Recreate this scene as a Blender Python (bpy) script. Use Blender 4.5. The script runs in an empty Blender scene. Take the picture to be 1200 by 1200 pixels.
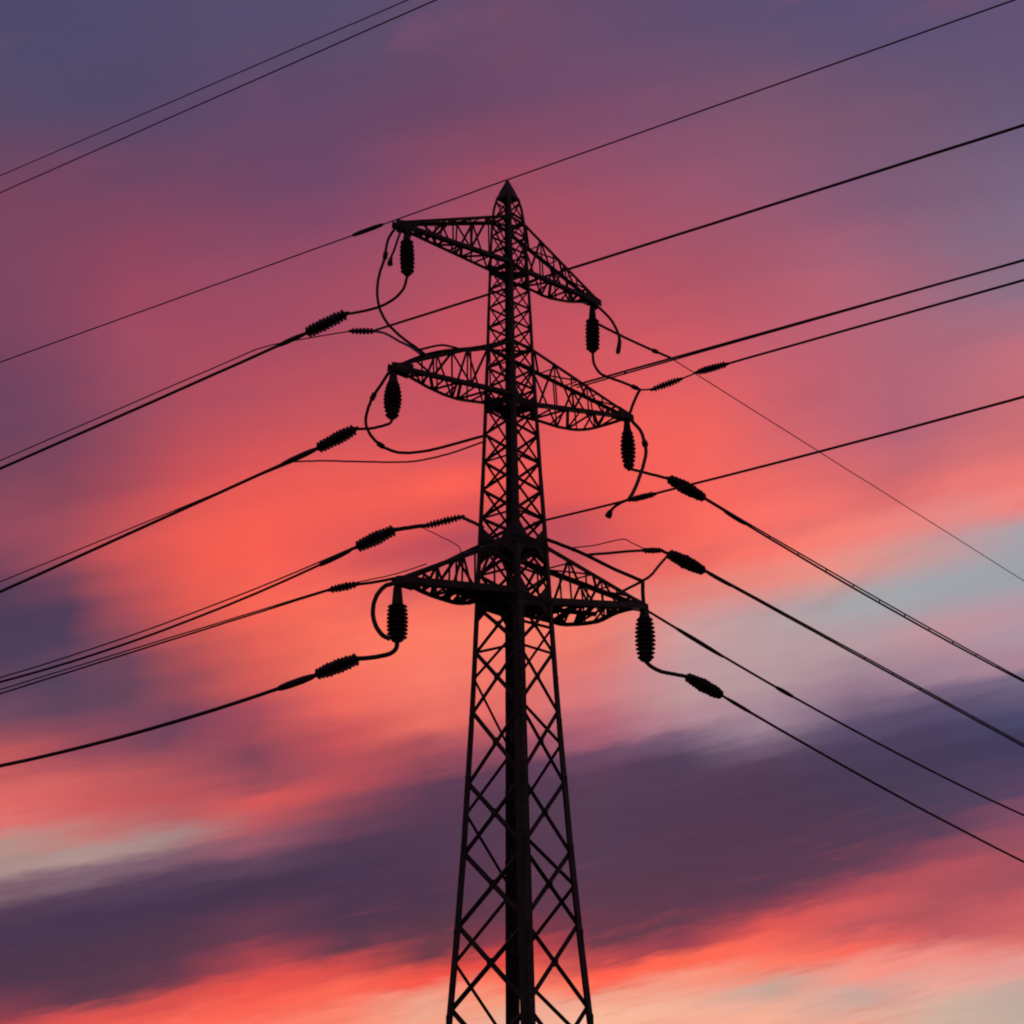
import bpy, bmesh, math, random
from mathutils import Vector, Matrix
random.seed(7)
C = bpy.context.scene

# ------------------------------------------------------------------ camera
lens_px=1900; pitch=19.209; roll=.85   # focal length in pixels of a 1200-pixel-wide frame, upward tilt, slight lean (degrees)
cd = bpy.data.cameras.new('camera'); cam = bpy.data.objects.new('camera', cd); C.collection.objects.link(cam)
cd.sensor_width = 36; cd.lens = 36*lens_px/1200; cd.clip_start = .1; cd.clip_end = 30000
cam.matrix_world = Matrix.Translation((0, 0, 1.6)) @ Matrix.Rotation(math.radians(90+pitch), 4, 'X') @ Matrix.Rotation(math.radians(-roll), 4, 'Z')
C.camera = cam
C.view_settings.view_transform = 'Standard'; C.view_settings.look = 'None'
C.cycles.pixel_filter_type = 'BLACKMAN_HARRIS'; C.cycles.filter_width = 2.0
C.view_settings.exposure = 0; C.view_settings.gamma = 1

# ------------------------------------------------------------------ dusk sky
# Each band of cloud lies at one elevation (degrees); its colours run over azimuth (degrees, 0 = straight ahead).
CLOUD_BANDS = [(39.7,
  [(-20.3, (0.0762, 0.0685, 0.15)), (-18.0, (0.0799, 0.0696, 0.15)), (-15.5, (0.0851, 0.0712, 0.15)), (-13.0, (0.0889, 0.0728, 0.1507)),
   (-10.4, (0.0897, 0.0742, 0.1529)), (-7.8, (0.0906, 0.0757, 0.1552)), (-5.1, (0.104, 0.0747, 0.1522)), (-2.4, (0.1258, 0.0725, 0.1467)), (0.4, (0.15, 0.0704, 0.1413)),
   (3.2, (0.136, 0.0718, 0.1467)), (5.9, (0.1228, 0.0732, 0.1522)), (8.7, (0.1129, 0.0749, 0.1578)), (11.4, (0.1082, 0.0772, 0.1636)), (14.1, (0.1037, 0.0795, 0.1695)),
   (16.8, (0.1076, 0.0814, 0.1723)), (19.4, (0.1158, 0.0831, 0.1737)), (21.9, (0.1221, 0.0844, 0.1746))]),
 (38.09,
  [(-20.1, (0.0833, 0.0694, 0.1456)), (-17.8, (0.0827, 0.069, 0.1469)), (-15.4, (0.0849, 0.0699, 0.1482)), (-12.9, (0.0896, 0.0723, 0.1502)),
   (-10.3, (0.0897, 0.0742, 0.1529)), (-7.7, (0.0906, 0.0757, 0.1552)), (-5.1, (0.104, 0.0747, 0.1522)), (-2.4, (0.1258, 0.0725, 0.1467)), (0.3, (0.15, 0.0704, 0.1413)),
   (3.1, (0.136, 0.0718, 0.1467)), (5.8, (0.1228, 0.0732, 0.1522)), (8.5, (0.1129, 0.0749, 0.1578)), (11.2, (0.1082, 0.0772, 0.1636)), (13.9, (0.1037, 0.0795, 0.1695)),
   (16.5, (0.1076, 0.0814, 0.1723)), (19.1, (0.1158, 0.0831, 0.1737)), (21.6, (0.1221, 0.0844, 0.1746))]),
 (36.46,
  [(-19.9, (0.0983, 0.069, 0.1384)), (-17.6, (0.0877, 0.0681, 0.1417)), (-15.2, (0.0845, 0.0661, 0.143)), (-12.8, (0.0975, 0.0675, 0.1445)),
   (-10.2, (0.1052, 0.0694, 0.147)), (-7.7, (0.1032, 0.0713, 0.1483)), (-5.0, (0.1101, 0.0721, 0.1478)), (-2.4, (0.1267, 0.072, 0.1458)), (0.3, (0.15, 0.0704, 0.1413)),
   (3.0, (0.136, 0.0718, 0.1467)), (5.7, (0.1228, 0.0732, 0.1522)), (8.4, (0.1129, 0.0749, 0.1578)), (11.1, (0.1082, 0.0772, 0.1636)), (13.7, (0.1037, 0.0795, 0.1695)),
   (16.3, (0.1076, 0.0814, 0.1723)), (18.8, (0.1158, 0.0831, 0.1737)), (21.3, (0.1221, 0.0844, 0.1746))]),
 (35.07,
  [(-19.8, (0.1407, 0.0627, 0.1248)), (-17.5, (0.1241, 0.0638, 0.1299)), (-15.1, (0.1074, 0.0634, 0.1347)), (-12.7, (0.1112, 0.0643, 0.1387)),
   (-10.2, (0.1221, 0.0648, 0.1413)), (-7.6, (0.1228, 0.0652, 0.1388)), (-5.0, (0.1261, 0.0658, 0.137)), (-2.4, (0.1366, 0.0669, 0.1374)),
   (0.3, (0.1541, 0.0689, 0.1401)), (3.0, (0.1454, 0.0716, 0.1468)), (5.6, (0.1286, 0.0736, 0.152)), (8.3, (0.1129, 0.0749, 0.1578)), (10.9, (0.1082, 0.0772, 0.1636)),
   (13.5, (0.1037, 0.0795, 0.1695)), (16.1, (0.1076, 0.0814, 0.1723)), (18.6, (0.1158, 0.0831, 0.1737)), (21.1, (0.1221, 0.0844, 0.1746))]),
 (33.67,
  [(-19.6, (0.1835, 0.0581, 0.1144)), (-17.3, (0.1728, 0.0593, 0.1179)), (-15.0, (0.1531, 0.0612, 0.1241)), (-12.6, (0.1441, 0.0625, 0.1302)),
   (-10.1, (0.1434, 0.063, 0.1363)), (-7.6, (0.1405, 0.0627, 0.137)), (-5.0, (0.1505, 0.0627, 0.1317)), (-2.4, (0.1524, 0.0629, 0.13)), (0.3, (0.1594, 0.067, 0.1387)),
   (2.9, (0.1653, 0.0711, 0.1469)), (5.5, (0.1603, 0.0753, 0.1513)), (8.2, (0.1486, 0.0788, 0.1551)), (10.8, (0.1352, 0.0811, 0.1603)), (13.4, (0.1152, 0.0813, 0.1678)),
   (15.9, (0.1076, 0.0814, 0.1723)), (18.4, (0.1158, 0.0831, 0.1737)), (20.9, (0.1221, 0.0844, 0.1746))]),
 (32.25,
  [(-19.4, (0.1953, 0.0599, 0.1144)), (-17.2, (0.2065, 0.0599, 0.1157)), (-14.9, (0.2089, 0.0606, 0.1183)), (-12.5, (0.1876, 0.0619, 0.1239)),
   (-10.0, (0.1667, 0.0612, 0.1315)), (-7.5, (0.1578, 0.0616, 0.1384)), (-5.0, (0.1894, 0.0641, 0.134)), (-2.4, (0.2266, 0.0668, 0.1283)),
   (0.2, (0.2296, 0.0681, 0.1296)), (2.8, (0.2116, 0.0724, 0.1433)), (5.5, (0.2005, 0.0776, 0.1504)), (8.1, (0.1952, 0.0831, 0.1521)), (10.7, (0.1882, 0.088, 0.155)),
   (13.2, (0.1585, 0.0878, 0.1623)), (15.8, (0.1395, 0.0876, 0.1683)), (18.2, (0.1298, 0.0879, 0.1736)), (20.7, (0.1258, 0.0878, 0.1772))]),
 (30.81,
  [(-19.3, (0.2038, 0.0608, 0.1144)), (-17.0, (0.2409, 0.0611, 0.1146)), (-14.7, (0.2754, 0.0611, 0.1155)), (-12.4, (0.2526, 0.0641, 0.1221)),
   (-9.9, (0.2298, 0.0657, 0.1295)), (-7.5, (0.2165, 0.0644, 0.1347)), (-4.9, (0.2443, 0.0668, 0.1333)), (-2.4, (0.3139, 0.0708, 0.1265)), (0.2, (0.3369, 0.07, 0.119)),
   (2.8, (0.2948, 0.0755, 0.1361)), (5.4, (0.2659, 0.0821, 0.1491)), (8.0, (0.2516, 0.0884, 0.1548)), (10.5, (0.233, 0.0933, 0.1577)), (13.1, (0.1997, 0.0938, 0.1618)),
   (15.6, (0.1763, 0.0942, 0.1644)), (18.0, (0.1514, 0.095, 0.1736)), (20.4, (0.1354, 0.0967, 0.1838))]),
 (29.35,
  [(-19.1, (0.1972, 0.0587, 0.1144)), (-16.9, (0.246, 0.0619, 0.116)), (-14.6, (0.322, 0.0646, 0.1173)), (-12.3, (0.3156, 0.0666, 0.1211)),
   (-9.9, (0.305, 0.0704, 0.1274)), (-7.4, (0.3083, 0.0689, 0.1291)), (-4.9, (0.3265, 0.0715, 0.1282)), (-2.4, (0.3724, 0.0757, 0.1242)), (0.2, (0.3966, 0.0742, 0.119)),
   (2.7, (0.3737, 0.0778, 0.1299)), (5.3, (0.338, 0.0856, 0.1459)), (7.9, (0.3169, 0.094, 0.1581)), (10.4, (0.2702, 0.0974, 0.166)), (12.9, (0.2202, 0.0983, 0.1727)),
   (15.4, (0.1938, 0.1011, 0.1751)), (17.9, (0.1746, 0.1057, 0.1828)), (20.2, (0.1541, 0.1095, 0.196))]),
 (27.89,
  [(-19.0, (0.1766, 0.0568, 0.1137)), (-16.8, (0.2384, 0.062, 0.1166)), (-14.5, (0.3515, 0.0704, 0.1221)), (-12.2, (0.3523, 0.0695, 0.1219)),
   (-9.8, (0.3485, 0.0704, 0.1241)), (-7.4, (0.3661, 0.0725, 0.1251)), (-4.9, (0.3938, 0.0758, 0.1244)), (-2.4, (0.4381, 0.0802, 0.1217)),
   (0.1, (0.4435, 0.0792, 0.1216)), (2.7, (0.441, 0.0794, 0.1247)), (5.2, (0.4002, 0.0845, 0.1354)), (7.8, (0.3615, 0.092, 0.1479)), (10.3, (0.3239, 0.1001, 0.1643)),
   (12.8, (0.264, 0.1042, 0.18)), (15.2, (0.2122, 0.1082, 0.1861)), (17.7, (0.1995, 0.1185, 0.1965)), (20.0, (0.1892, 0.1288, 0.2173))]),
 (26.41,
  [(-18.9, (0.1488, 0.0551, 0.1124)), (-16.7, (0.2104, 0.0609, 0.1144)), (-14.4, (0.3278, 0.0704, 0.1183)), (-12.1, (0.3948, 0.0729, 0.1174)),
   (-9.7, (0.4072, 0.0729, 0.119)), (-7.3, (0.4105, 0.0759, 0.1214)), (-4.9, (0.4228, 0.0795, 0.1225)), (-2.4, (0.5222, 0.0802, 0.1171)), (0.1, (0.5203, 0.0826, 0.1183)),
   (2.6, (0.5164, 0.0833, 0.1197)), (5.2, (0.4747, 0.0853, 0.1267)), (7.7, (0.4061, 0.0893, 0.1367)), (10.2, (0.3933, 0.1016, 0.1561)), (12.6, (0.3742, 0.1138, 0.1778)),
   (15.1, (0.2947, 0.1228, 0.1938)), (17.5, (0.2321, 0.1336, 0.2103)), (19.8, (0.2195, 0.1453, 0.2323))]),
 (25.22,
  [(-18.7, (0.1559, 0.0564, 0.1091)), (-16.6, (0.1938, 0.0601, 0.1123)), (-14.3, (0.3095, 0.0704, 0.1152)), (-12.0, (0.4321, 0.0758, 0.1121)),
   (-9.7, (0.4735, 0.0782, 0.1129)), (-7.3, (0.483, 0.0812, 0.1152)), (-4.9, (0.4776, 0.083, 0.1186)), (-2.4, (0.5731, 0.0815, 0.1147)), (0.1, (0.5928, 0.0851, 0.1144)),
   (2.6, (0.5831, 0.0885, 0.1159)), (5.1, (0.5604, 0.0921, 0.124)), (7.6, (0.4964, 0.0955, 0.1348)), (10.1, (0.4536, 0.1042, 0.1532)), (12.5, (0.4667, 0.1207, 0.1761)),
   (15.0, (0.3722, 0.1352, 0.2)), (17.3, (0.2624, 0.1471, 0.2216)), (19.7, (0.2346, 0.1535, 0.2353))]),
 (24.02,
  [(-18.6, (0.1946, 0.0603, 0.1036)), (-16.5, (0.2077, 0.0594, 0.108)), (-14.2, (0.3294, 0.0695, 0.1091)), (-12.0, (0.4857, 0.0791, 0.106)),
   (-9.6, (0.5457, 0.0837, 0.107)), (-7.2, (0.5623, 0.0869, 0.1092)), (-4.8, (0.5476, 0.0868, 0.1141)), (-2.4, (0.5882, 0.0848, 0.1143)), (0.1, (0.6078, 0.0865, 0.1134)),
   (2.6, (0.6558, 0.0946, 0.1119)), (5.0, (0.6558, 0.0996, 0.1199)), (7.5, (0.606, 0.1032, 0.1339)), (10.0, (0.518, 0.1082, 0.1537)), (12.4, (0.4811, 0.1196, 0.1747)),
   (14.8, (0.4143, 0.136, 0.1972)), (17.2, (0.311, 0.1539, 0.2236)), (19.5, (0.2502, 0.162, 0.2384))]),
 (22.82,
  [(-18.5, (0.2536, 0.0643, 0.1063)), (-16.4, (0.247, 0.0625, 0.106)), (-14.2, (0.3638, 0.0685, 0.1022)), (-11.9, (0.5689, 0.0829, 0.0986)),
   (-9.6, (0.6795, 0.0915, 0.0976)), (-7.2, (0.6795, 0.0948, 0.1011)), (-4.8, (0.6435, 0.0931, 0.1077)), (-2.4, (0.6036, 0.0882, 0.1139)),
   (0.1, (0.6231, 0.0879, 0.1124)), (2.5, (0.7341, 0.1014, 0.108)), (5.0, (0.764, 0.1087, 0.1118)), (7.4, (0.7059, 0.112, 0.1256)), (9.9, (0.5763, 0.1136, 0.1513)),
   (12.3, (0.4972, 0.1191, 0.1731)), (14.7, (0.4433, 0.1328, 0.1915)), (17.0, (0.3952, 0.1485, 0.2099)), (19.4, (0.3788, 0.159, 0.2195))]),
 (21.62,
  [(-18.4, (0.2952, 0.0691, 0.1128)), (-16.3, (0.3392, 0.0716, 0.1066)), (-14.1, (0.5179, 0.0835, 0.0955)), (-11.8, (0.7342, 0.0965, 0.0891)),
   (-9.5, (0.8251, 0.1022, 0.0896)), (-7.2, (0.8308, 0.1046, 0.0919)), (-4.8, (0.8171, 0.107, 0.0963)), (-2.4, (0.7819, 0.106, 0.1019)), (0.0, (0.7105, 0.0964, 0.1056)),
   (2.5, (0.8104, 0.1075, 0.1036)), (4.9, (0.882, 0.1184, 0.1041)), (7.4, (0.8114, 0.1214, 0.1167)), (9.8, (0.6267, 0.1204, 0.1463)), (12.2, (0.5237, 0.1226, 0.169)),
   (14.6, (0.4525, 0.1306, 0.1894)), (16.9, (0.4666, 0.145, 0.198)), (19.2, (0.5395, 0.1559, 0.2016))]),
 (20.57,
  [(-18.3, (0.2001, 0.0606, 0.1065)), (-16.2, (0.3414, 0.0719, 0.1041)), (-14.0, (0.6541, 0.0923, 0.089)), (-11.8, (0.8634, 0.108, 0.083)),
   (-9.5, (0.9194, 0.1146, 0.0861)), (-7.2, (0.8861, 0.1132, 0.088)), (-4.8, (0.8951, 0.1144, 0.0899)), (-2.4, (0.9852, 0.1252, 0.0908)), (0.0, (0.8634, 0.111, 0.0951)),
   (2.4, (0.8348, 0.1067, 0.0966)), (4.9, (0.9112, 0.1197, 0.0996)), (7.3, (0.8876, 0.1282, 0.1109)), (9.7, (0.6728, 0.1265, 0.1419)), (12.1, (0.5476, 0.1257, 0.1655)),
   (14.5, (0.4544, 0.129, 0.1886)), (16.8, (0.4969, 0.1444, 0.1897)), (19.1, (0.5638, 0.1559, 0.1907))]),
 (19.51,
  [(-18.2, (0.0943, 0.0484, 0.096)), (-16.1, (0.1662, 0.0554, 0.0976)), (-13.9, (0.5407, 0.0848, 0.0916)), (-11.7, (0.8797, 0.111, 0.0817)),
   (-9.4, (0.9416, 0.1153, 0.0848)), (-7.1, (0.8274, 0.1044, 0.0911)), (-4.8, (0.7741, 0.1024, 0.0919)), (-2.4, (0.7529, 0.0964, 0.0923)), (0.0, (0.7099, 0.0952, 0.096)),
   (2.4, (0.8127, 0.1023, 0.092)), (4.8, (0.9086, 0.1181, 0.096)), (7.2, (0.9086, 0.1307, 0.1093)), (9.6, (0.7584, 0.1333, 0.1352)), (12.0, (0.6069, 0.1318, 0.1586)),
   (14.4, (0.4564, 0.1274, 0.1878)), (16.7, (0.5283, 0.1437, 0.1817)), (18.9, (0.5887, 0.1559, 0.1802))]),
 (18.46,
  [(-18.1, (0.0737, 0.0462, 0.0947)), (-16.0, (0.0823, 0.0462, 0.0946)), (-13.9, (0.4053, 0.0752, 0.0957)), (-11.7, (0.782, 0.1061, 0.0852)),
   (-9.4, (0.9273, 0.1226, 0.0878)), (-7.1, (0.8459, 0.1142, 0.0952)), (-4.8, (0.6241, 0.0859, 0.0994)), (-2.4, (0.5134, 0.0742, 0.1002)),
   (-0.0, (0.5016, 0.0749, 0.103)), (2.4, (0.5756, 0.0824, 0.0999)), (4.8, (0.8415, 0.1122, 0.0969)), (7.2, (0.9347, 0.1355, 0.1095)), (9.6, (0.8567, 0.1402, 0.1284)),
   (11.9, (0.7209, 0.1423, 0.1474)), (14.3, (0.5776, 0.1413, 0.1714)), (16.6, (0.6392, 0.1598, 0.1786)), (18.8, (0.6347, 0.1603, 0.1726))]),
 (17.4,
  [(-18.0, (0.0756, 0.0477, 0.0969)), (-15.9, (0.0787, 0.0498, 0.1)), (-13.8, (0.2688, 0.0671, 0.0983)), (-11.6, (0.6394, 0.0971, 0.0888)),
   (-9.4, (0.9131, 0.1301, 0.0908)), (-7.1, (0.9371, 0.1426, 0.0993)), (-4.7, (0.8137, 0.1285, 0.1054)), (-2.4, (0.6196, 0.1028, 0.1091)),
   (-0.0, (0.4914, 0.0826, 0.1109)), (2.4, (0.5477, 0.0867, 0.1061)), (4.7, (0.8035, 0.1128, 0.0991)), (7.1, (0.9586, 0.1455, 0.1139)), (9.5, (0.9585, 0.1669, 0.1392)),
   (11.8, (0.8562, 0.165, 0.1478)), (14.1, (0.7157, 0.1559, 0.1559)), (16.4, (0.8319, 0.1908, 0.1793)), (18.7, (0.8194, 0.1927, 0.1807))]),
 (16.35,
  [(-17.9, (0.1054, 0.0548, 0.1044)), (-15.9, (0.0846, 0.0539, 0.1047)), (-13.7, (0.161, 0.0597, 0.1007)), (-11.5, (0.4563, 0.0836, 0.0924)),
   (-9.3, (0.7978, 0.1195, 0.0925)), (-7.0, (0.9508, 0.1574, 0.1028)), (-4.7, (0.9952, 0.1753, 0.1123)), (-2.4, (0.9022, 0.1651, 0.1187)),
   (-0.0, (0.7516, 0.1445, 0.125)), (2.3, (0.7059, 0.1348, 0.1247)), (4.7, (0.7973, 0.1407, 0.1206)), (7.1, (0.9451, 0.154, 0.1176)), (9.4, (0.9911, 0.1935, 0.1509)),
   (11.7, (0.9152, 0.2162, 0.1784)), (14.0, (0.8428, 0.227, 0.2086)), (16.3, (0.7534, 0.2491, 0.2415)), (18.6, (0.8927, 0.2395, 0.2117))]),
 (15.3,
  [(-17.9, (0.1559, 0.0648, 0.1144)), (-15.8, (0.1179, 0.059, 0.1072)), (-13.7, (0.1411, 0.0593, 0.1017)), (-11.5, (0.3183, 0.0736, 0.0965)),
   (-9.3, (0.6915, 0.1095, 0.0942)), (-7.0, (0.9046, 0.1601, 0.106)), (-4.7, (0.9622, 0.1919, 0.1238)), (-2.4, (0.9552, 0.2022, 0.1359)),
   (-0.1, (0.9529, 0.2053, 0.1417)), (2.3, (0.9269, 0.2061, 0.1473)), (4.6, (0.8059, 0.213, 0.1764)), (7.0, (0.7768, 0.2267, 0.1963)), (9.3, (0.8308, 0.2423, 0.2026)),
   (11.7, (0.8141, 0.2837, 0.2367)), (13.9, (0.6476, 0.3087, 0.2901)), (16.2, (0.5244, 0.3205, 0.3375)), (18.4, (0.3859, 0.3537, 0.3944))]),
 (13.8,
  [(-17.7, (0.5271, 0.0976, 0.1022)), (-15.0, (0.305, 0.0704, 0.1046)), (-12.1, (0.162, 0.0578, 0.107)), (-9.2, (0.3763, 0.0704, 0.1022)),
   (-6.2, (0.8714, 0.1413, 0.107)), (-3.2, (0.9387, 0.1946, 0.1413)), (-0.1, (0.8714, 0.1878, 0.1413)), (3.0, (0.8228, 0.2051, 0.1651)), (6.1, (0.6105, 0.3278, 0.3278)),
   (9.2, (0.491, 0.3515, 0.3613)), (12.3, (0.3763, 0.3864, 0.4072)), (15.3, (0.3515, 0.3663, 0.4072)), (18.2, (0.3419, 0.3564, 0.402))]),
 (12.31,
  [(-17.6, (0.7305, 0.1413, 0.1329)), (-14.9, (0.6105, 0.1144, 0.1144)), (-12.1, (0.4452, 0.0887, 0.107)), (-9.2, (0.2232, 0.0595, 0.0999)),
   (-6.2, (0.5776, 0.0887, 0.0976)), (-3.2, (0.8308, 0.1559, 0.1221)), (-0.1, (0.7529, 0.1559, 0.1413)), (3.0, (0.6795, 0.1946, 0.2051)), (6.1, (0.5149, 0.305, 0.3278)),
   (9.1, (0.4851, 0.3278, 0.3515)), (12.2, (0.4564, 0.314, 0.3515)), (15.1, (0.5149, 0.2831, 0.3278)), (18.1, (0.4564, 0.305, 0.3613))]),
 (11.57,
  [(-17.5, (0.7305, 0.1714, 0.162)), (-14.8, (0.6105, 0.107, 0.1144)), (-12.0, (0.5149, 0.0908, 0.1022)), (-9.1, (0.305, 0.0704, 0.1022)),
   (-6.2, (0.4678, 0.0802, 0.0976)), (-3.2, (0.402, 0.0802, 0.1022)), (-0.1, (0.5149, 0.1144, 0.1329)), (3.0, (0.5149, 0.15, 0.1878)), (6.0, (0.5149, 0.305, 0.314)),
   (9.1, (0.4452, 0.305, 0.3278)), (12.1, (0.3763, 0.2542, 0.305)), (15.1, (0.4564, 0.2623, 0.314)), (18.0, (0.4125, 0.2961, 0.3613))]),
 (10.83,
  [(-17.5, (0.4452, 0.2789, 0.2542)), (-14.8, (0.552, 0.1946, 0.1812)), (-12.0, (0.4851, 0.107, 0.1221)), (-9.1, (0.6867, 0.0976, 0.0931)),
   (-6.2, (0.4851, 0.0802, 0.0976)), (-3.2, (0.2831, 0.0648, 0.0976)), (-0.1, (0.2623, 0.0704, 0.1144)), (2.9, (0.4287, 0.1274, 0.1812)), (6.0, (0.4564, 0.2423, 0.2961)),
   (9.0, (0.402, 0.2623, 0.314)), (12.0, (0.305, 0.1878, 0.2623)), (15.0, (0.3515, 0.2232, 0.2961)), (17.9, (0.4287, 0.2423, 0.305))]),
 (10.09,
  [(-17.4, (0.3916, 0.2542, 0.2462)), (-14.7, (0.4342, 0.2874, 0.2705)), (-11.9, (0.3813, 0.2307, 0.2307)), (-9.1, (0.5149, 0.0976, 0.1119)),
   (-6.1, (0.2623, 0.0648, 0.0976)), (-3.2, (0.1144, 0.0452, 0.0887)), (-0.1, (0.1144, 0.0497, 0.0976)), (2.9, (0.1559, 0.0648, 0.1221)), (5.9, (0.1559, 0.0908, 0.1559)),
   (9.0, (0.3515, 0.2307, 0.2961)), (12.0, (0.1878, 0.1221, 0.1946)), (14.9, (0.1714, 0.1144, 0.1946)), (17.8, (0.1878, 0.1413, 0.2232))]),
 (9.36,
  [(-17.4, (0.2159, 0.1221, 0.1559)), (-14.7, (0.2086, 0.1221, 0.162)), (-11.9, (0.2051, 0.107, 0.15)), (-9.0, (0.305, 0.0976, 0.1413)), (-6.1, (0.1559, 0.0545, 0.0976)),
   (-3.2, (0.0976, 0.0423, 0.0844)), (-0.1, (0.0908, 0.0423, 0.0844)), (2.9, (0.1022, 0.0482, 0.0908)), (5.9, (0.0844, 0.0482, 0.0976)), (8.9, (0.1714, 0.107, 0.1714)),
   (11.9, (0.1022, 0.0704, 0.1413)), (14.9, (0.0908, 0.0704, 0.1413)), (17.7, (0.1144, 0.0908, 0.1714))]),
 (8.63,
  [(-17.3, (0.0908, 0.0482, 0.0931)), (-14.6, (0.0887, 0.0482, 0.0953)), (-11.9, (0.0931, 0.0497, 0.0976)), (-9.0, (0.117, 0.0578, 0.1022)),
   (-6.1, (0.0802, 0.0423, 0.0844)), (-0.2, (0.0931, 0.0452, 0.0823)), (8.9, (0.0887, 0.0482, 0.0931)), (11.9, (0.0723, 0.0482, 0.1022)),
   (14.8, (0.0685, 0.0513, 0.1119)), (17.7, (0.0685, 0.0648, 0.1413))]),
 (7.9,
  [(-17.3, (0.0704, 0.0382, 0.0802)), (-14.6, (0.0648, 0.0369, 0.0802)), (-11.8, (0.0648, 0.0369, 0.0802)), (-9.0, (0.0648, 0.0369, 0.0762)),
   (-6.1, (0.0704, 0.0369, 0.0802)), (-3.1, (0.0802, 0.0395, 0.0802)), (-0.2, (0.0976, 0.0423, 0.0802)), (2.8, (0.0908, 0.0452, 0.0844)), (5.8, (0.0844, 0.0423, 0.0844)),
   (8.8, (0.0802, 0.0423, 0.0844)), (11.8, (0.0685, 0.0452, 0.0931)), (14.7, (0.0612, 0.0452, 0.0976)), (17.6, (0.0545, 0.0452, 0.107))]),
 (6.46,
  [(-17.1, (0.0802, 0.0382, 0.0723)), (-14.5, (0.0844, 0.0395, 0.0723)), (-11.7, (0.0908, 0.0395, 0.0723)), (-8.9, (0.1441, 0.0452, 0.0802)),
   (-6.1, (0.0802, 0.0382, 0.0762)), (-3.1, (0.0802, 0.0382, 0.0762)), (-0.2, (0.107, 0.0423, 0.0762)), (2.8, (0.0908, 0.0452, 0.0844)), (5.8, (0.0887, 0.0423, 0.0802)),
   (8.7, (0.0887, 0.0423, 0.0802)), (11.7, (0.0762, 0.0423, 0.0844)), (14.6, (0.0762, 0.0513, 0.1022)), (17.4, (0.0908, 0.0529, 0.1144))]),
 (5.46,
  [(-17.1, (0.2051, 0.0467, 0.0762)), (-14.4, (0.1022, 0.0423, 0.0723)), (-11.7, (0.1274, 0.0423, 0.0723)), (-8.9, (0.402, 0.0578, 0.0762)),
   (-6.0, (0.1144, 0.0423, 0.0723)), (-3.1, (0.1022, 0.0395, 0.0685)), (-0.2, (0.1274, 0.0423, 0.0723)), (2.8, (0.107, 0.0423, 0.0762)), (5.7, (0.0976, 0.0423, 0.0762)),
   (8.7, (0.0976, 0.0423, 0.0802)), (11.6, (0.0976, 0.0452, 0.0887)), (14.5, (0.0976, 0.0482, 0.0931)), (17.3, (0.2051, 0.0704, 0.1274))]),
 (4.61,
  [(-17.0, (0.5776, 0.0704, 0.0762)), (-14.4, (0.7529, 0.0908, 0.0762)), (-11.6, (0.6795, 0.0802, 0.0723)), (-8.9, (0.8714, 0.0908, 0.0723)),
   (-6.0, (0.6795, 0.0762, 0.0704)), (-3.1, (0.1559, 0.0452, 0.0648)), (-0.2, (0.2232, 0.0423, 0.0685)), (2.7, (0.1413, 0.0423, 0.0723)), (5.7, (0.1144, 0.0423, 0.0762)),
   (8.6, (0.1022, 0.0423, 0.0802)), (11.5, (0.1274, 0.0482, 0.0887)), (14.4, (0.2623, 0.0648, 0.1022)), (17.2, (0.305, 0.0802, 0.1221))]),
 (3.9,
  [(-16.9, (0.8714, 0.1144, 0.0908)), (-14.3, (0.956, 0.1274, 0.0908)), (-11.6, (0.9734, 0.1413, 0.0976)), (-8.8, (0.956, 0.1221, 0.0844)),
   (-6.0, (0.9734, 0.1413, 0.0887)), (-3.1, (0.9131, 0.0908, 0.0648)), (-0.2, (0.7529, 0.0685, 0.0612)), (2.7, (0.1559, 0.0452, 0.0723)), (5.6, (0.1413, 0.0452, 0.0762)),
   (8.6, (0.2051, 0.0482, 0.0802)), (11.5, (0.4125, 0.0723, 0.0976)), (14.3, (0.4564, 0.0844, 0.107)), (17.1, (0.3763, 0.0844, 0.1144))]),
 (3.21,
  [(-16.9, (0.956, 0.1559, 0.1144)), (-11.6, (0.9823, 0.1714, 0.1144)), (-8.8, (1.0, 0.1878, 0.1274)), (-6.0, (0.956, 0.2232, 0.15)), (-3.1, (0.8879, 0.3613, 0.2542)),
   (-0.2, (1.0, 0.1559, 0.0908)), (2.7, (0.5149, 0.0685, 0.0762)), (5.6, (0.305, 0.0545, 0.0802)), (8.5, (0.7011, 0.0908, 0.0844)), (11.4, (0.6795, 0.107, 0.107)),
   (14.2, (0.4287, 0.0844, 0.107)), (17.0, (0.3763, 0.0844, 0.1144))]),
 (2.65,
  [(-16.8, (0.9911, 0.1812, 0.1274)), (-8.8, (1.0, 0.1946, 0.1329)), (-6.0, (1.0, 0.2623, 0.162)), (-3.1, (0.8388, 0.3763, 0.2705)), (-0.2, (0.9387, 0.305, 0.1878)),
   (2.7, (1.0, 0.1144, 0.0704)), (5.6, (1.0, 0.1413, 0.0844)), (8.5, (0.956, 0.1413, 0.1022)), (11.4, (0.5149, 0.0931, 0.107)), (14.2, (0.4564, 0.0908, 0.107)),
   (17.0, (0.5457, 0.1022, 0.1221))]),
 (1.96,
  [(-16.8, (1.0, 0.2051, 0.1413)), (-8.8, (1.0, 0.2051, 0.1413)), (-6.0, (0.956, 0.305, 0.2051)), (-3.1, (0.956, 0.3763, 0.2423)), (-0.3, (0.8388, 0.402, 0.2961)),
   (2.6, (0.8714, 0.3763, 0.2623)), (5.5, (0.9216, 0.305, 0.2159)), (8.4, (1.0, 0.2051, 0.1329)), (11.3, (0.9131, 0.1413, 0.107)), (14.1, (0.5149, 0.0953, 0.117)),
   (16.9, (0.5776, 0.1144, 0.1274))]),
 (1.14,
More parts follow.
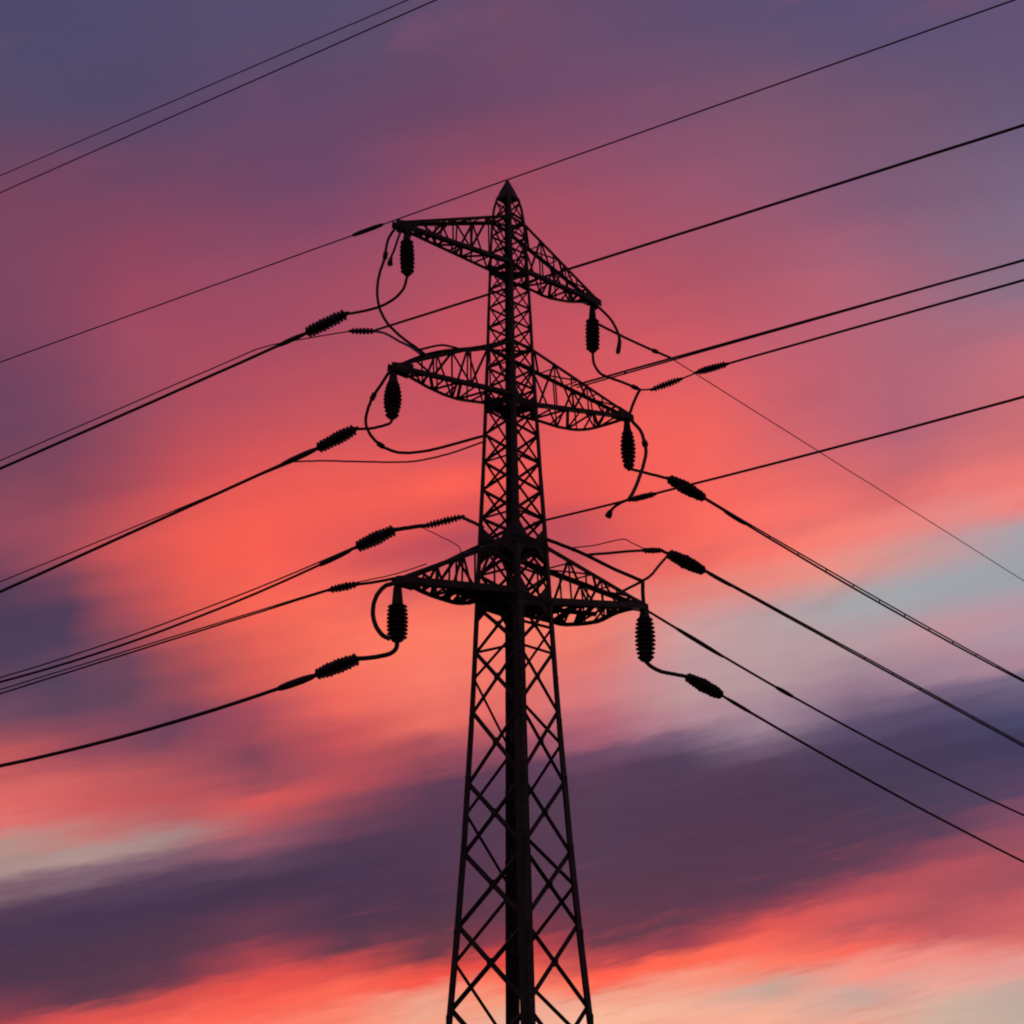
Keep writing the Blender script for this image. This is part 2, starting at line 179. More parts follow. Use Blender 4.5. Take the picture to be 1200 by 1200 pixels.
  [(-16.7, (1.0, 0.2159, 0.1441)), (-3.1, (0.9734, 0.402, 0.2705)), (-0.3, (0.9734, 0.4564, 0.305)), (2.6, (0.956, 0.4851, 0.3278)), (5.5, (0.8714, 0.4287, 0.314)),
   (8.4, (0.5647, 0.3763, 0.314)), (11.2, (0.9131, 0.305, 0.2423)), (14.0, (0.8714, 0.2623, 0.2232)), (16.8, (0.6795, 0.1559, 0.1413))]),
 (0.33,
  [(-16.6, (1.0, 0.2232, 0.15)), (-0.3, (0.9734, 0.4452, 0.305)), (2.6, (0.9734, 0.4564, 0.305)), (5.5, (0.956, 0.4287, 0.2961)), (8.3, (0.9131, 0.4287, 0.305)),
   (11.2, (0.5647, 0.3763, 0.3278)), (14.0, (0.8308, 0.3763, 0.305)), (16.7, (0.7913, 0.3278, 0.2961))]),
 (-0.75,
  [(-16.6, (1.0, 0.2307, 0.15)), (2.6, (0.9734, 0.4452, 0.2961)), (8.3, (0.956, 0.402, 0.2831)), (11.1, (0.8714, 0.402, 0.305)), (13.9, (0.624, 0.4287, 0.3419)),
   (16.6, (0.5149, 0.3916, 0.3419))]),
 (-1.94,
  [(-16.5, (1.0, 0.2307, 0.15)), (5.4, (0.956, 0.4125, 0.2874)), (11.0, (0.8714, 0.402, 0.305)), (13.7, (0.6795, 0.4287, 0.3278)), (16.5, (0.5457, 0.4125, 0.3515))])]

SUN_EL, SUN_AZ = 1.2, 5.0
w = bpy.data.worlds.new('World'); C.world = w; w.use_nodes = True
T = w.node_tree; N = T.nodes; L = T.links; N.clear()
def nd(kind, **kw):
    n = N.new(kind)
    for k, v in kw.items(): setattr(n, k, v)
    return n
def put(sock, v):
    if hasattr(v, 'node'): L.new(v, sock)
    else: sock.default_value = v
def m(op, a, b=0.0, c=0.0, clamp=False):
    n = nd('ShaderNodeMath', operation=op); n.use_clamp = clamp
    for s, v in zip(n.inputs, (a, b, c)): put(s, v)
    return n.outputs[0]
def ramp01(v, lo, hi, mode='SMOOTHSTEP', to=(0, 1)):
    n = nd('ShaderNodeMapRange', interpolation_type=mode); n.clamp = True
    for s, x in zip(('Value', 'From Min', 'From Max', 'To Min', 'To Max'), (v, lo, hi, to[0], to[1])): put(n.inputs[s], x)
    return n.outputs[0]
def mixc(f, a, b, blend='MIX'):
    n = nd('ShaderNodeMix', data_type='RGBA', blend_type=blend)
    put(n.inputs[0], f); put(n.inputs[6], a); put(n.inputs[7], b)
    return n.outputs[2]
gen = nd('ShaderNodeTexCoord').outputs['Generated']
sx = nd('ShaderNodeSeparateXYZ'); L.new(gen, sx.inputs[0])
az = m('MULTIPLY', m('ARCTAN2', sx.outputs[0], sx.outputs[1]), 180/math.pi)
el = m('MULTIPLY', m('ARCSINE', sx.outputs[2]), 180/math.pi)
def streaks(kx, ky, tilt, detail, rough, seed):
    """Noise over the sky, drawn out along a slanted wind direction."""
    cb = nd('ShaderNodeCombineXYZ')
    t = math.radians(tilt)
    a = m('ADD', m('MULTIPLY', az, math.cos(t)), m('MULTIPLY', el, math.sin(t)))
    e = m('SUBTRACT', m('MULTIPLY', el, math.cos(t)), m('MULTIPLY', az, math.sin(t)))
    L.new(m('MULTIPLY', a, kx), cb.inputs[0]); L.new(m('MULTIPLY', e, ky), cb.inputs[1]); cb.inputs[2].default_value = seed
    n = nd('ShaderNodeTexNoise'); L.new(cb.outputs[0], n.inputs['Vector'])
    n.inputs['Scale'].default_value = 1; n.inputs['Detail'].default_value = detail; n.inputs['Roughness'].default_value = rough
    return m('SUBTRACT', n.outputs[0], .5)
low = ramp01(el, 22, 6)                               # the low decks are thinner and more torn
w1 = streaks(.16, .42, 12, 2, .5, 1.3)
w2 = streaks(.26, 1.7, 10, 5, .58, 5.1)
w3 = streaks(.16, .5, 10, 2, .5, 9.7)
dy = m('ADD', m('MULTIPLY', w1, m('MULTIPLY_ADD', low, -.35, .5)), m('MULTIPLY', w2, m('MULTIPLY_ADD', low, .7, .15)))
# the cloud bands climb towards the right and arch overhead, more so the higher they are
slope = m('MULTIPLY_ADD', el, -.0013, .185); arch = m('MULTIPLY', m('MULTIPLY', el, .00015), m('MULTIPLY', az, az))
tilt = m('ADD', m('SUBTRACT', el, m('MULTIPLY', az, slope)), arch)
w4 = streaks(.9, 4.5, 12, 4, .6, 3.7)                 # ragged hems
e2 = m('ADD', tilt, m('ADD', dy, m('MULTIPLY', w4, m('MULTIPLY', low, .5))))
a2 = m('ADD', az, m('ADD', m('MULTIPLY', w3, 1.2), m('MULTIPLY', w2, .8)))
pos = ramp01(a2, -25, 25, 'LINEAR')
col = None
rows = sorted(CLOUD_BANDS)
for i, (E, stops) in enumerate(rows):
    rp = nd('ShaderNodeValToRGB'); L.new(pos, rp.inputs[0])
    cr = rp.color_ramp; cr.interpolation = 'LINEAR'
    for k, (A_, c) in enumerate(stops):
        p = (A_+25)/50
        s = cr.elements[k] if k < 2 else cr.elements.new(p)
        s.position = p; s.color = (*c, 1)
    col = rp.outputs[0] if col is None else mixc(ramp01(e2, rows[i-1][0], E), col, rp.outputs[0])
fine = streaks(.3, 2.4, 9, 5, .6, 2.2)
gain = m('ADD', 1.0, m('MULTIPLY', fine, m('MULTIPLY_ADD', low, .16, .04)))
# thin torn wisps catching the last light under the dark bank, and soft mauve mottling above
wisp = m('MULTIPLY', ramp01(streaks(.22, 2.3, 13, 7, .62, 7.7), .02, .34), m('MULTIPLY', ramp01(tilt, 7.5, 4.5), .36))
col = mixc(wisp, col, (.62, .085, .07, 1))
shade = m('MULTIPLY', ramp01(streaks(.30, 2.6, 11, 6, .6, 11.4), .07, .30), m('MULTIPLY', ramp01(el, 17, 8), .26))
col = mixc(shade, col, (.13, .055, .10, 1))
mottle = m('MULTIPLY', ramp01(streaks(.16, .5, 15, 4, .55, 4.2), .02, .26), m('MULTIPLY', ramp01(el, 10, 16), .22))
col = mixc(mottle, col, (.36, .085, .14, 1))
cg = nd('ShaderNodeCombineXYZ')
for s in cg.inputs: L.new(gain, s)
col = mixc(1.0, col, cg.outputs[0], 'MULTIPLY')
# the rest of the sky: dim clear dusk
sky = nd('ShaderNodeTexSky', sky_type='NISHITA'); sky.sun_disc = False
sky.sun_elevation = math.radians(SUN_EL); sky.sun_rotation = math.radians(SUN_AZ)
dim = mixc(1.0, mixc(1.0, sky.outputs[0], (.05, .05, .05, 1), 'MULTIPLY'), (.07, .024, .045, 1), 'ADD')   # plus the glow of the clouds all round
aside = m('MAXIMUM', ramp01(m('ABSOLUTE', az), 28, 75), ramp01(el, 48, 75))
col = mixc(aside, col, dim)
bg = nd('ShaderNodeBackground'); L.new(col, bg.inputs[0]); bg.inputs[1].default_value = 1
out = nd('ShaderNodeOutputWorld'); L.new(bg.outputs[0], out.inputs[0])
w.cycles.sampling_method = 'MANUAL'; w.cycles.sample_map_resolution = 256

# the sun is on the horizon ahead, behind the pylon
sd = bpy.data.lights.new('sun', 'SUN'); sd.energy = .12; sd.angle = math.radians(.5); sd.color = (1, .55, .35)
sun = bpy.data.objects.new('sun', sd); C.collection.objects.link(sun)
_d = Vector((math.sin(math.radians(SUN_AZ))*math.cos(math.radians(SUN_EL)), math.cos(math.radians(SUN_AZ))*math.cos(math.radians(SUN_EL)), math.sin(math.radians(SUN_EL))))
sun.rotation_euler = _d.to_track_quat('Z', 'Y').to_euler()

# ------------------------------------------------------------------ materials
def material(name, a, b, scale, rough, metal=0.0, bump=0.0):
    mt = bpy.data.materials.new(name); mt.use_nodes = True
    t = mt.node_tree; bs = t.nodes['Principled BSDF']
    tc = t.nodes.new('ShaderNodeTexCoord'); n = t.nodes.new('ShaderNodeTexNoise')
    n.inputs['Scale'].default_value = scale; n.inputs['Detail'].default_value = 5
    t.links.new(tc.outputs['Object'], n.inputs['Vector'])
    r = t.nodes.new('ShaderNodeValToRGB'); r.color_ramp.elements[0].position = .35; r.color_ramp.elements[1].position = .7
    r.color_ramp.elements[0].color = (*a, 1); r.color_ramp.elements[1].color = (*b, 1)
    t.links.new(n.outputs[0], r.inputs[0]); t.links.new(r.outputs[0], bs.inputs['Base Color'])
    bs.inputs['Roughness'].default_value = rough; bs.inputs['Metallic'].default_value = metal
    if bump:
        bp = t.nodes.new('ShaderNodeBump'); bp.inputs['Strength'].default_value = bump
        t.links.new(n.outputs[0], bp.inputs['Height']); t.links.new(bp.outputs[0], bs.inputs['Normal'])
    return mt
STEEL = material('weathered dark steel', (.035, .03, .032), (.07, .06, .062), 2.2, .62, .2, .1)
IRON = material('dark forged fittings', (.03, .027, .028), (.055, .05, .05), 6, .55, .3)
PORCELAIN = material('brown glazed porcelain', (.028, .014, .012), (.034, .018, .016), 5, .6)
ALU = material('weathered conductor', (.04, .036, .038), (.07, .064, .066), 9, .6, .2)
CONCRETE = material('concrete', (.24, .23, .21), (.36, .34, .32), 3, .9, 0, .3)
GRASS = material('meadow', (.03, .045, .016), (.07, .075, .03), .35, .95, 0, .5)

# ------------------------------------------------------------------ geometry helpers
def V(p): return Vector(p)
def tube(bm, pts, r, n=8):
    pts = [V(p) for p in pts]
    rs = r if isinstance(r, (list, tuple)) else [r]*len(pts)
    rings = []; ref = None
    for i, p in enumerate(pts):
        d = (pts[min(i+1, len(pts)-1)]-pts[max(i-1, 0)]).normalized()
        if ref is None: ref = d.orthogonal().normalized()
        ref = (ref-d*ref.dot(d)).normalized(); q = d.cross(ref)
        rings.append([bm.verts.new(p+(ref*math.cos(2*math.pi*k/n)+q*math.sin(2*math.pi*k/n))*rs[i]) for k in range(n)])
    for a, b in zip(rings, rings[1:]):
        for k in range(n): bm.faces.new((a[k], a[(k+1) % n], b[(k+1) % n], b[k]))
    bm.faces.new(rings[0][::-1]); bm.faces.new(rings[-1])
def angle_bar(bm, p, q, wd, t, outward):
    """Rolled L section from p to q; the corner of the L points outward."""
    p, q = V(p), V(q); d = (q-p).normalized()
    o = V(outward); o = o-d*o.dot(d)
    o = o.normalized() if o.length > 1e-4 else d.orthogonal().normalized()
    s = d.cross(o)
    u, v = (s-o).normalized(), (-s-o).normalized()
    prof = [(0, 0), (wd, 0), (wd, t), (t, t), (t, wd), (0, wd)]
    c = o*wd*.35
    ra = [bm.verts.new(p+c+u*x+v*y) for x, y in prof]; rb = [bm.verts.new(q+c+u*x+v*y) for x, y in prof]
    for k in range(6): bm.faces.new((ra[k], ra[(k+1) % 6], rb[(k+1) % 6], rb[k]))
    bm.faces.new(ra[::-1]); bm.faces.new(rb)
def plate(bm, pts, t, normal):
    n = V(normal).normalized()*t/2
    a = [bm.verts.new(V(p)-n) for p in pts]; b = [bm.verts.new(V(p)+n) for p in pts]
    k = len(pts)
    for i in range(k): bm.faces.new((a[i], a[(i+1) % k], b[(i+1) % k], b[i]))
    bm.faces.new(a[::-1]); bm.faces.new(b)
def lathe(bm, p, q, prof, n=16):
    """prof: (fraction along p-q, radius)"""
    p, q = V(p), V(q); d = (q-p).normalized(); ref = d.orthogonal().normalized(); s = d.cross(ref)
    rings = [[bm.verts.new(p.lerp(q, t)+(ref*math.cos(2*math.pi*k/n)+s*math.sin(2*math.pi*k/n))*max(r, .004)) for k in range(n)] for t, r in prof]
    for a, b in zip(rings, rings[1:]):
        for k in range(n): bm.faces.new((a[k], a[(k+1) % n], b[(k+1) % n], b[k]))
    bm.faces.new(rings[0][::-1]); bm.faces.new(rings[-1])
def obj(name, bm, mat, parent=None, smooth=False, origin=None):
    """World-space bmesh -> one mesh object, its origin at its thing's base."""
    root = parent
    while root and root.parent: root = root.parent
    o0 = V(root.location) if root else V(origin or (0, 0, 0))
    bmesh.ops.recalc_face_normals(bm, faces=bm.faces)
    bmesh.ops.translate(bm, verts=bm.verts, vec=-o0)
    me = bpy.data.meshes.new(name); bm.to_mesh(me); bm.free()
    me.materials.append(mat)
    if smooth:
        for f in me.polygons: f.use_smooth = True
    o = bpy.data.objects.new(name, me); C.collection.objects.link(o)
    if parent: o.parent = parent
    else: o.location = o0
    return o
def tag(o, label, cat, group=None):
    o['label'] = label; o['category'] = cat
    if group: o['group'] = group
    return o
def thing(name, label, cat, loc, group=None):
    o = bpy.data.objects.new(name, None); C.collection.objects.link(o); o.location = loc
    o.empty_display_size = .3
    return tag(o, label, cat, group)

# ------------------------------------------------------------------ ground
bm = bmesh.new(); R0 = [0, 20, 45, 70, 110, 180, 300, 600, 1500, 4000, 9000]; prev = None
for r in R0:
    ring = [bm.verts.new((r*math.cos(a*math.pi/24), r*math.sin(a*math.pi/24), -.02-.12*(r > 0)*random.random())) for a in range(48)] if r else [bm.verts.new((0, 0, -.05))]
    if prev:
        for k in range(48):
            if len(prev) == 1: bm.faces.new((prev[0], ring[k], ring[(k+1) % 48]))
            else: bm.faces.new((prev[k], ring[k], ring[(k+1) % 48], prev[(k+1) % 48]))
    prev = ring
g = obj('ground', bm, GRASS, None, True); g['kind'] = 'structure'

# ------------------------------------------------------------------ measured tables (metres)
LEG_PROFILE = [(37.26, 0.029), (36.89, 0.252), (36.48, 0.448), (35.95, 0.59), (35.35, 0.678), (33.75, 0.761), (31.01, 0.873), (29.1, 0.934), (23.93, 1.162), (21.17, 1.312),
 (19.03, 1.412), (15.67, 1.581), (14.04, 1.679), (9.31, 1.994), (6.28, 2.251), (3.36, 2.531), (0.0, 2.834)]
PANEL_HEIGHTS = [36.24, 35.43, 34.62, 33.83, 33.04, 32.17, 31.32, 30.43, 29.55, 28.64, 27.74, 26.85, 25.75, 24.58, 23.39, 22.22, 21.17, 19.88, 18.62, 16.83, 14.53, 11.86, 9.31, 6.73,
 3.88, 0.81, 0.0]
ARM = {'TL': {'tip': (-4.27, 56.14, 33.1), 'legs': (2, 3), 'bottom': [(-0.77, 59.91, 33.04), (0.11, 59.21, 33.04)], 'top': [(-0.66, 59.92, 35.27), (0.09, 59.32, 35.27)]},
 'TR': {'tip': (3.76, 63.37, 33.21),
        'legs': (0, 1),
        'bottom': [(0.8, 60.09, 33.04), (-0.07, 60.79, 33.04)],
        'top': [(0.69, 60.08, 35.27), (-0.06, 60.68, 35.27)],
        'bow': [(-0.07, 60.79, 33.04), (0.19, 60.96, 33.0), (0.45, 61.14, 32.97), (0.7, 61.31, 32.94), (0.93, 61.46, 32.9), (1.11, 61.58, 32.87), (1.27, 61.69, 32.83),
                (1.42, 61.79, 32.79), (1.58, 61.9, 32.78), (1.78, 62.03, 32.77), (1.99, 62.17, 32.79), (2.2, 62.31, 32.81), (2.39, 62.45, 32.84), (2.57, 62.57, 32.87),
                (2.74, 62.68, 32.91), (2.9, 62.79, 32.96), (3.07, 62.9, 33.01), (3.24, 63.02, 33.06), (3.41, 63.14, 33.11), (3.58, 63.25, 33.16), (3.76, 63.37, 33.21)]},
 'ML': {'tip': (-4.37, 56.05, 26.97),
        'legs': (2, 3),
        'bottom': [(-1.0, 59.88, 27.07), (0.13, 58.98, 27.07)],
        'top': [(-0.9, 59.9, 29.52), (0.12, 59.09, 29.52)],
        'bow': [(-1.0, 59.88, 27.07), (-1.28, 59.56, 26.98), (-1.57, 59.24, 26.89), (-1.84, 58.92, 26.8), (-2.11, 58.62, 26.74), (-2.36, 58.33, 26.71),
                (-2.61, 58.06, 26.7), (-2.84, 57.79, 26.71), (-3.06, 57.54, 26.72), (-3.27, 57.3, 26.74), (-3.47, 57.07, 26.78), (-3.66, 56.86, 26.81),
                (-3.83, 56.67, 26.85), (-3.98, 56.49, 26.88), (-4.11, 56.34, 26.91), (-4.24, 56.2, 26.94), (-4.37, 56.05, 26.97)],
        'topbow': [(-0.9, 59.9, 29.52), (-1.09, 59.68, 29.42), (-1.28, 59.47, 29.32), (-1.48, 59.25, 29.22), (-1.68, 59.03, 29.11), (-1.88, 58.8, 28.99),
                   (-2.1, 58.57, 28.86), (-2.31, 58.33, 28.73), (-2.52, 58.1, 28.6), (-2.73, 57.87, 28.46), (-2.93, 57.65, 28.32), (-3.12, 57.43, 28.17),
                   (-3.31, 57.22, 28.02), (-3.49, 57.03, 27.87), (-3.65, 56.84, 27.71), (-3.81, 56.67, 27.56), (-3.95, 56.51, 27.42), (-4.07, 56.38, 27.3),
                   (-4.17, 56.27, 27.19), (-4.27, 56.16, 27.08), (-4.37, 56.05, 26.97)]},
 'MR': {'tip': (5.05, 64.53, 28.28),
        'legs': (0, 1),
        'bottom': [(1.03, 60.12, 27.07), (-0.1, 61.02, 27.07)],
        'top': [(0.93, 60.1, 29.52), (-0.09, 60.91, 29.52)],
        'bow': [(-0.1, 61.02, 27.07), (0.23, 61.24, 27.08), (0.57, 61.47, 27.09), (0.89, 61.69, 27.09), (1.18, 61.89, 27.09), (1.41, 62.05, 27.08), (1.61, 62.18, 27.06),
                (1.79, 62.31, 27.05), (2.0, 62.45, 27.04), (2.24, 62.61, 27.05), (2.5, 62.79, 27.07), (2.76, 62.97, 27.11), (3.02, 63.15, 27.18), (3.3, 63.33, 27.28),
                (3.58, 63.53, 27.42), (3.85, 63.72, 27.57), (4.12, 63.9, 27.72), (4.36, 64.06, 27.86), (4.59, 64.22, 28.0), (4.82, 64.37, 28.14), (5.05, 64.53, 28.28)]},
 'BL': {'tip': (-4.15, 56.25, 18.61),
        'legs': (2, 3),
        'bottom': [(-1.4, 59.84, 18.82), (0.18, 58.59, 18.82)],
        'top': [(-1.29, 59.85, 21.1), (0.17, 58.69, 21.1)],
        'bow': [(-1.4, 59.84, 18.82), (-1.55, 59.63, 18.73), (-1.71, 59.43, 18.64), (-1.87, 59.22, 18.56), (-2.05, 58.99, 18.5), (-2.27, 58.7, 18.46),
                (-2.5, 58.39, 18.45), (-2.74, 58.08, 18.45), (-2.96, 57.8, 18.45), (-3.14, 57.56, 18.46), (-3.3, 57.35, 18.48), (-3.45, 57.15, 18.5),
                (-3.6, 56.96, 18.53), (-3.75, 56.77, 18.55), (-3.88, 56.6, 18.57), (-4.01, 56.43, 18.59), (-4.15, 56.25, 18.61)],
        'topbow': [(-1.29, 59.85, 21.1), (-1.46, 59.64, 20.95), (-1.63, 59.42, 20.8), (-1.8, 59.21, 20.65), (-1.98, 58.98, 20.49), (-2.17, 58.75, 20.32),
                   (-2.36, 58.5, 20.14), (-2.56, 58.26, 19.96), (-2.75, 58.01, 19.79), (-2.94, 57.78, 19.63), (-3.12, 57.54, 19.48), (-3.31, 57.31, 19.33),
                   (-3.49, 57.08, 19.18), (-3.66, 56.87, 19.04), (-3.82, 56.66, 18.89), (-3.98, 56.46, 18.75), (-4.15, 56.25, 18.61)]},
 'BR': {'tip': (5.35, 64.8, 19.9),
        'legs': (0, 1),
        'bottom': [(1.43, 60.16, 18.82), (-0.14, 61.41, 18.82)],
        'top': [(1.32, 60.15, 21.1), (-0.13, 61.31, 21.1)],
        'bow': [(-0.14, 61.41, 18.82), (0.28, 61.67, 18.78), (0.72, 61.94, 18.74), (1.13, 62.2, 18.71), (1.46, 62.41, 18.68), (1.69, 62.55, 18.65), (1.84, 62.64, 18.63),
                (1.97, 62.72, 18.63), (2.15, 62.83, 18.64), (2.41, 62.99, 18.69), (2.71, 63.17, 18.75), (3.01, 63.36, 18.83), (3.29, 63.53, 18.92), (3.53, 63.68, 19.04),
                (3.74, 63.81, 19.18), (3.96, 63.95, 19.33), (4.2, 64.09, 19.46), (4.47, 64.26, 19.58), (4.76, 64.44, 19.69), (5.06, 64.62, 19.79), (5.35, 64.8, 19.9)]}}
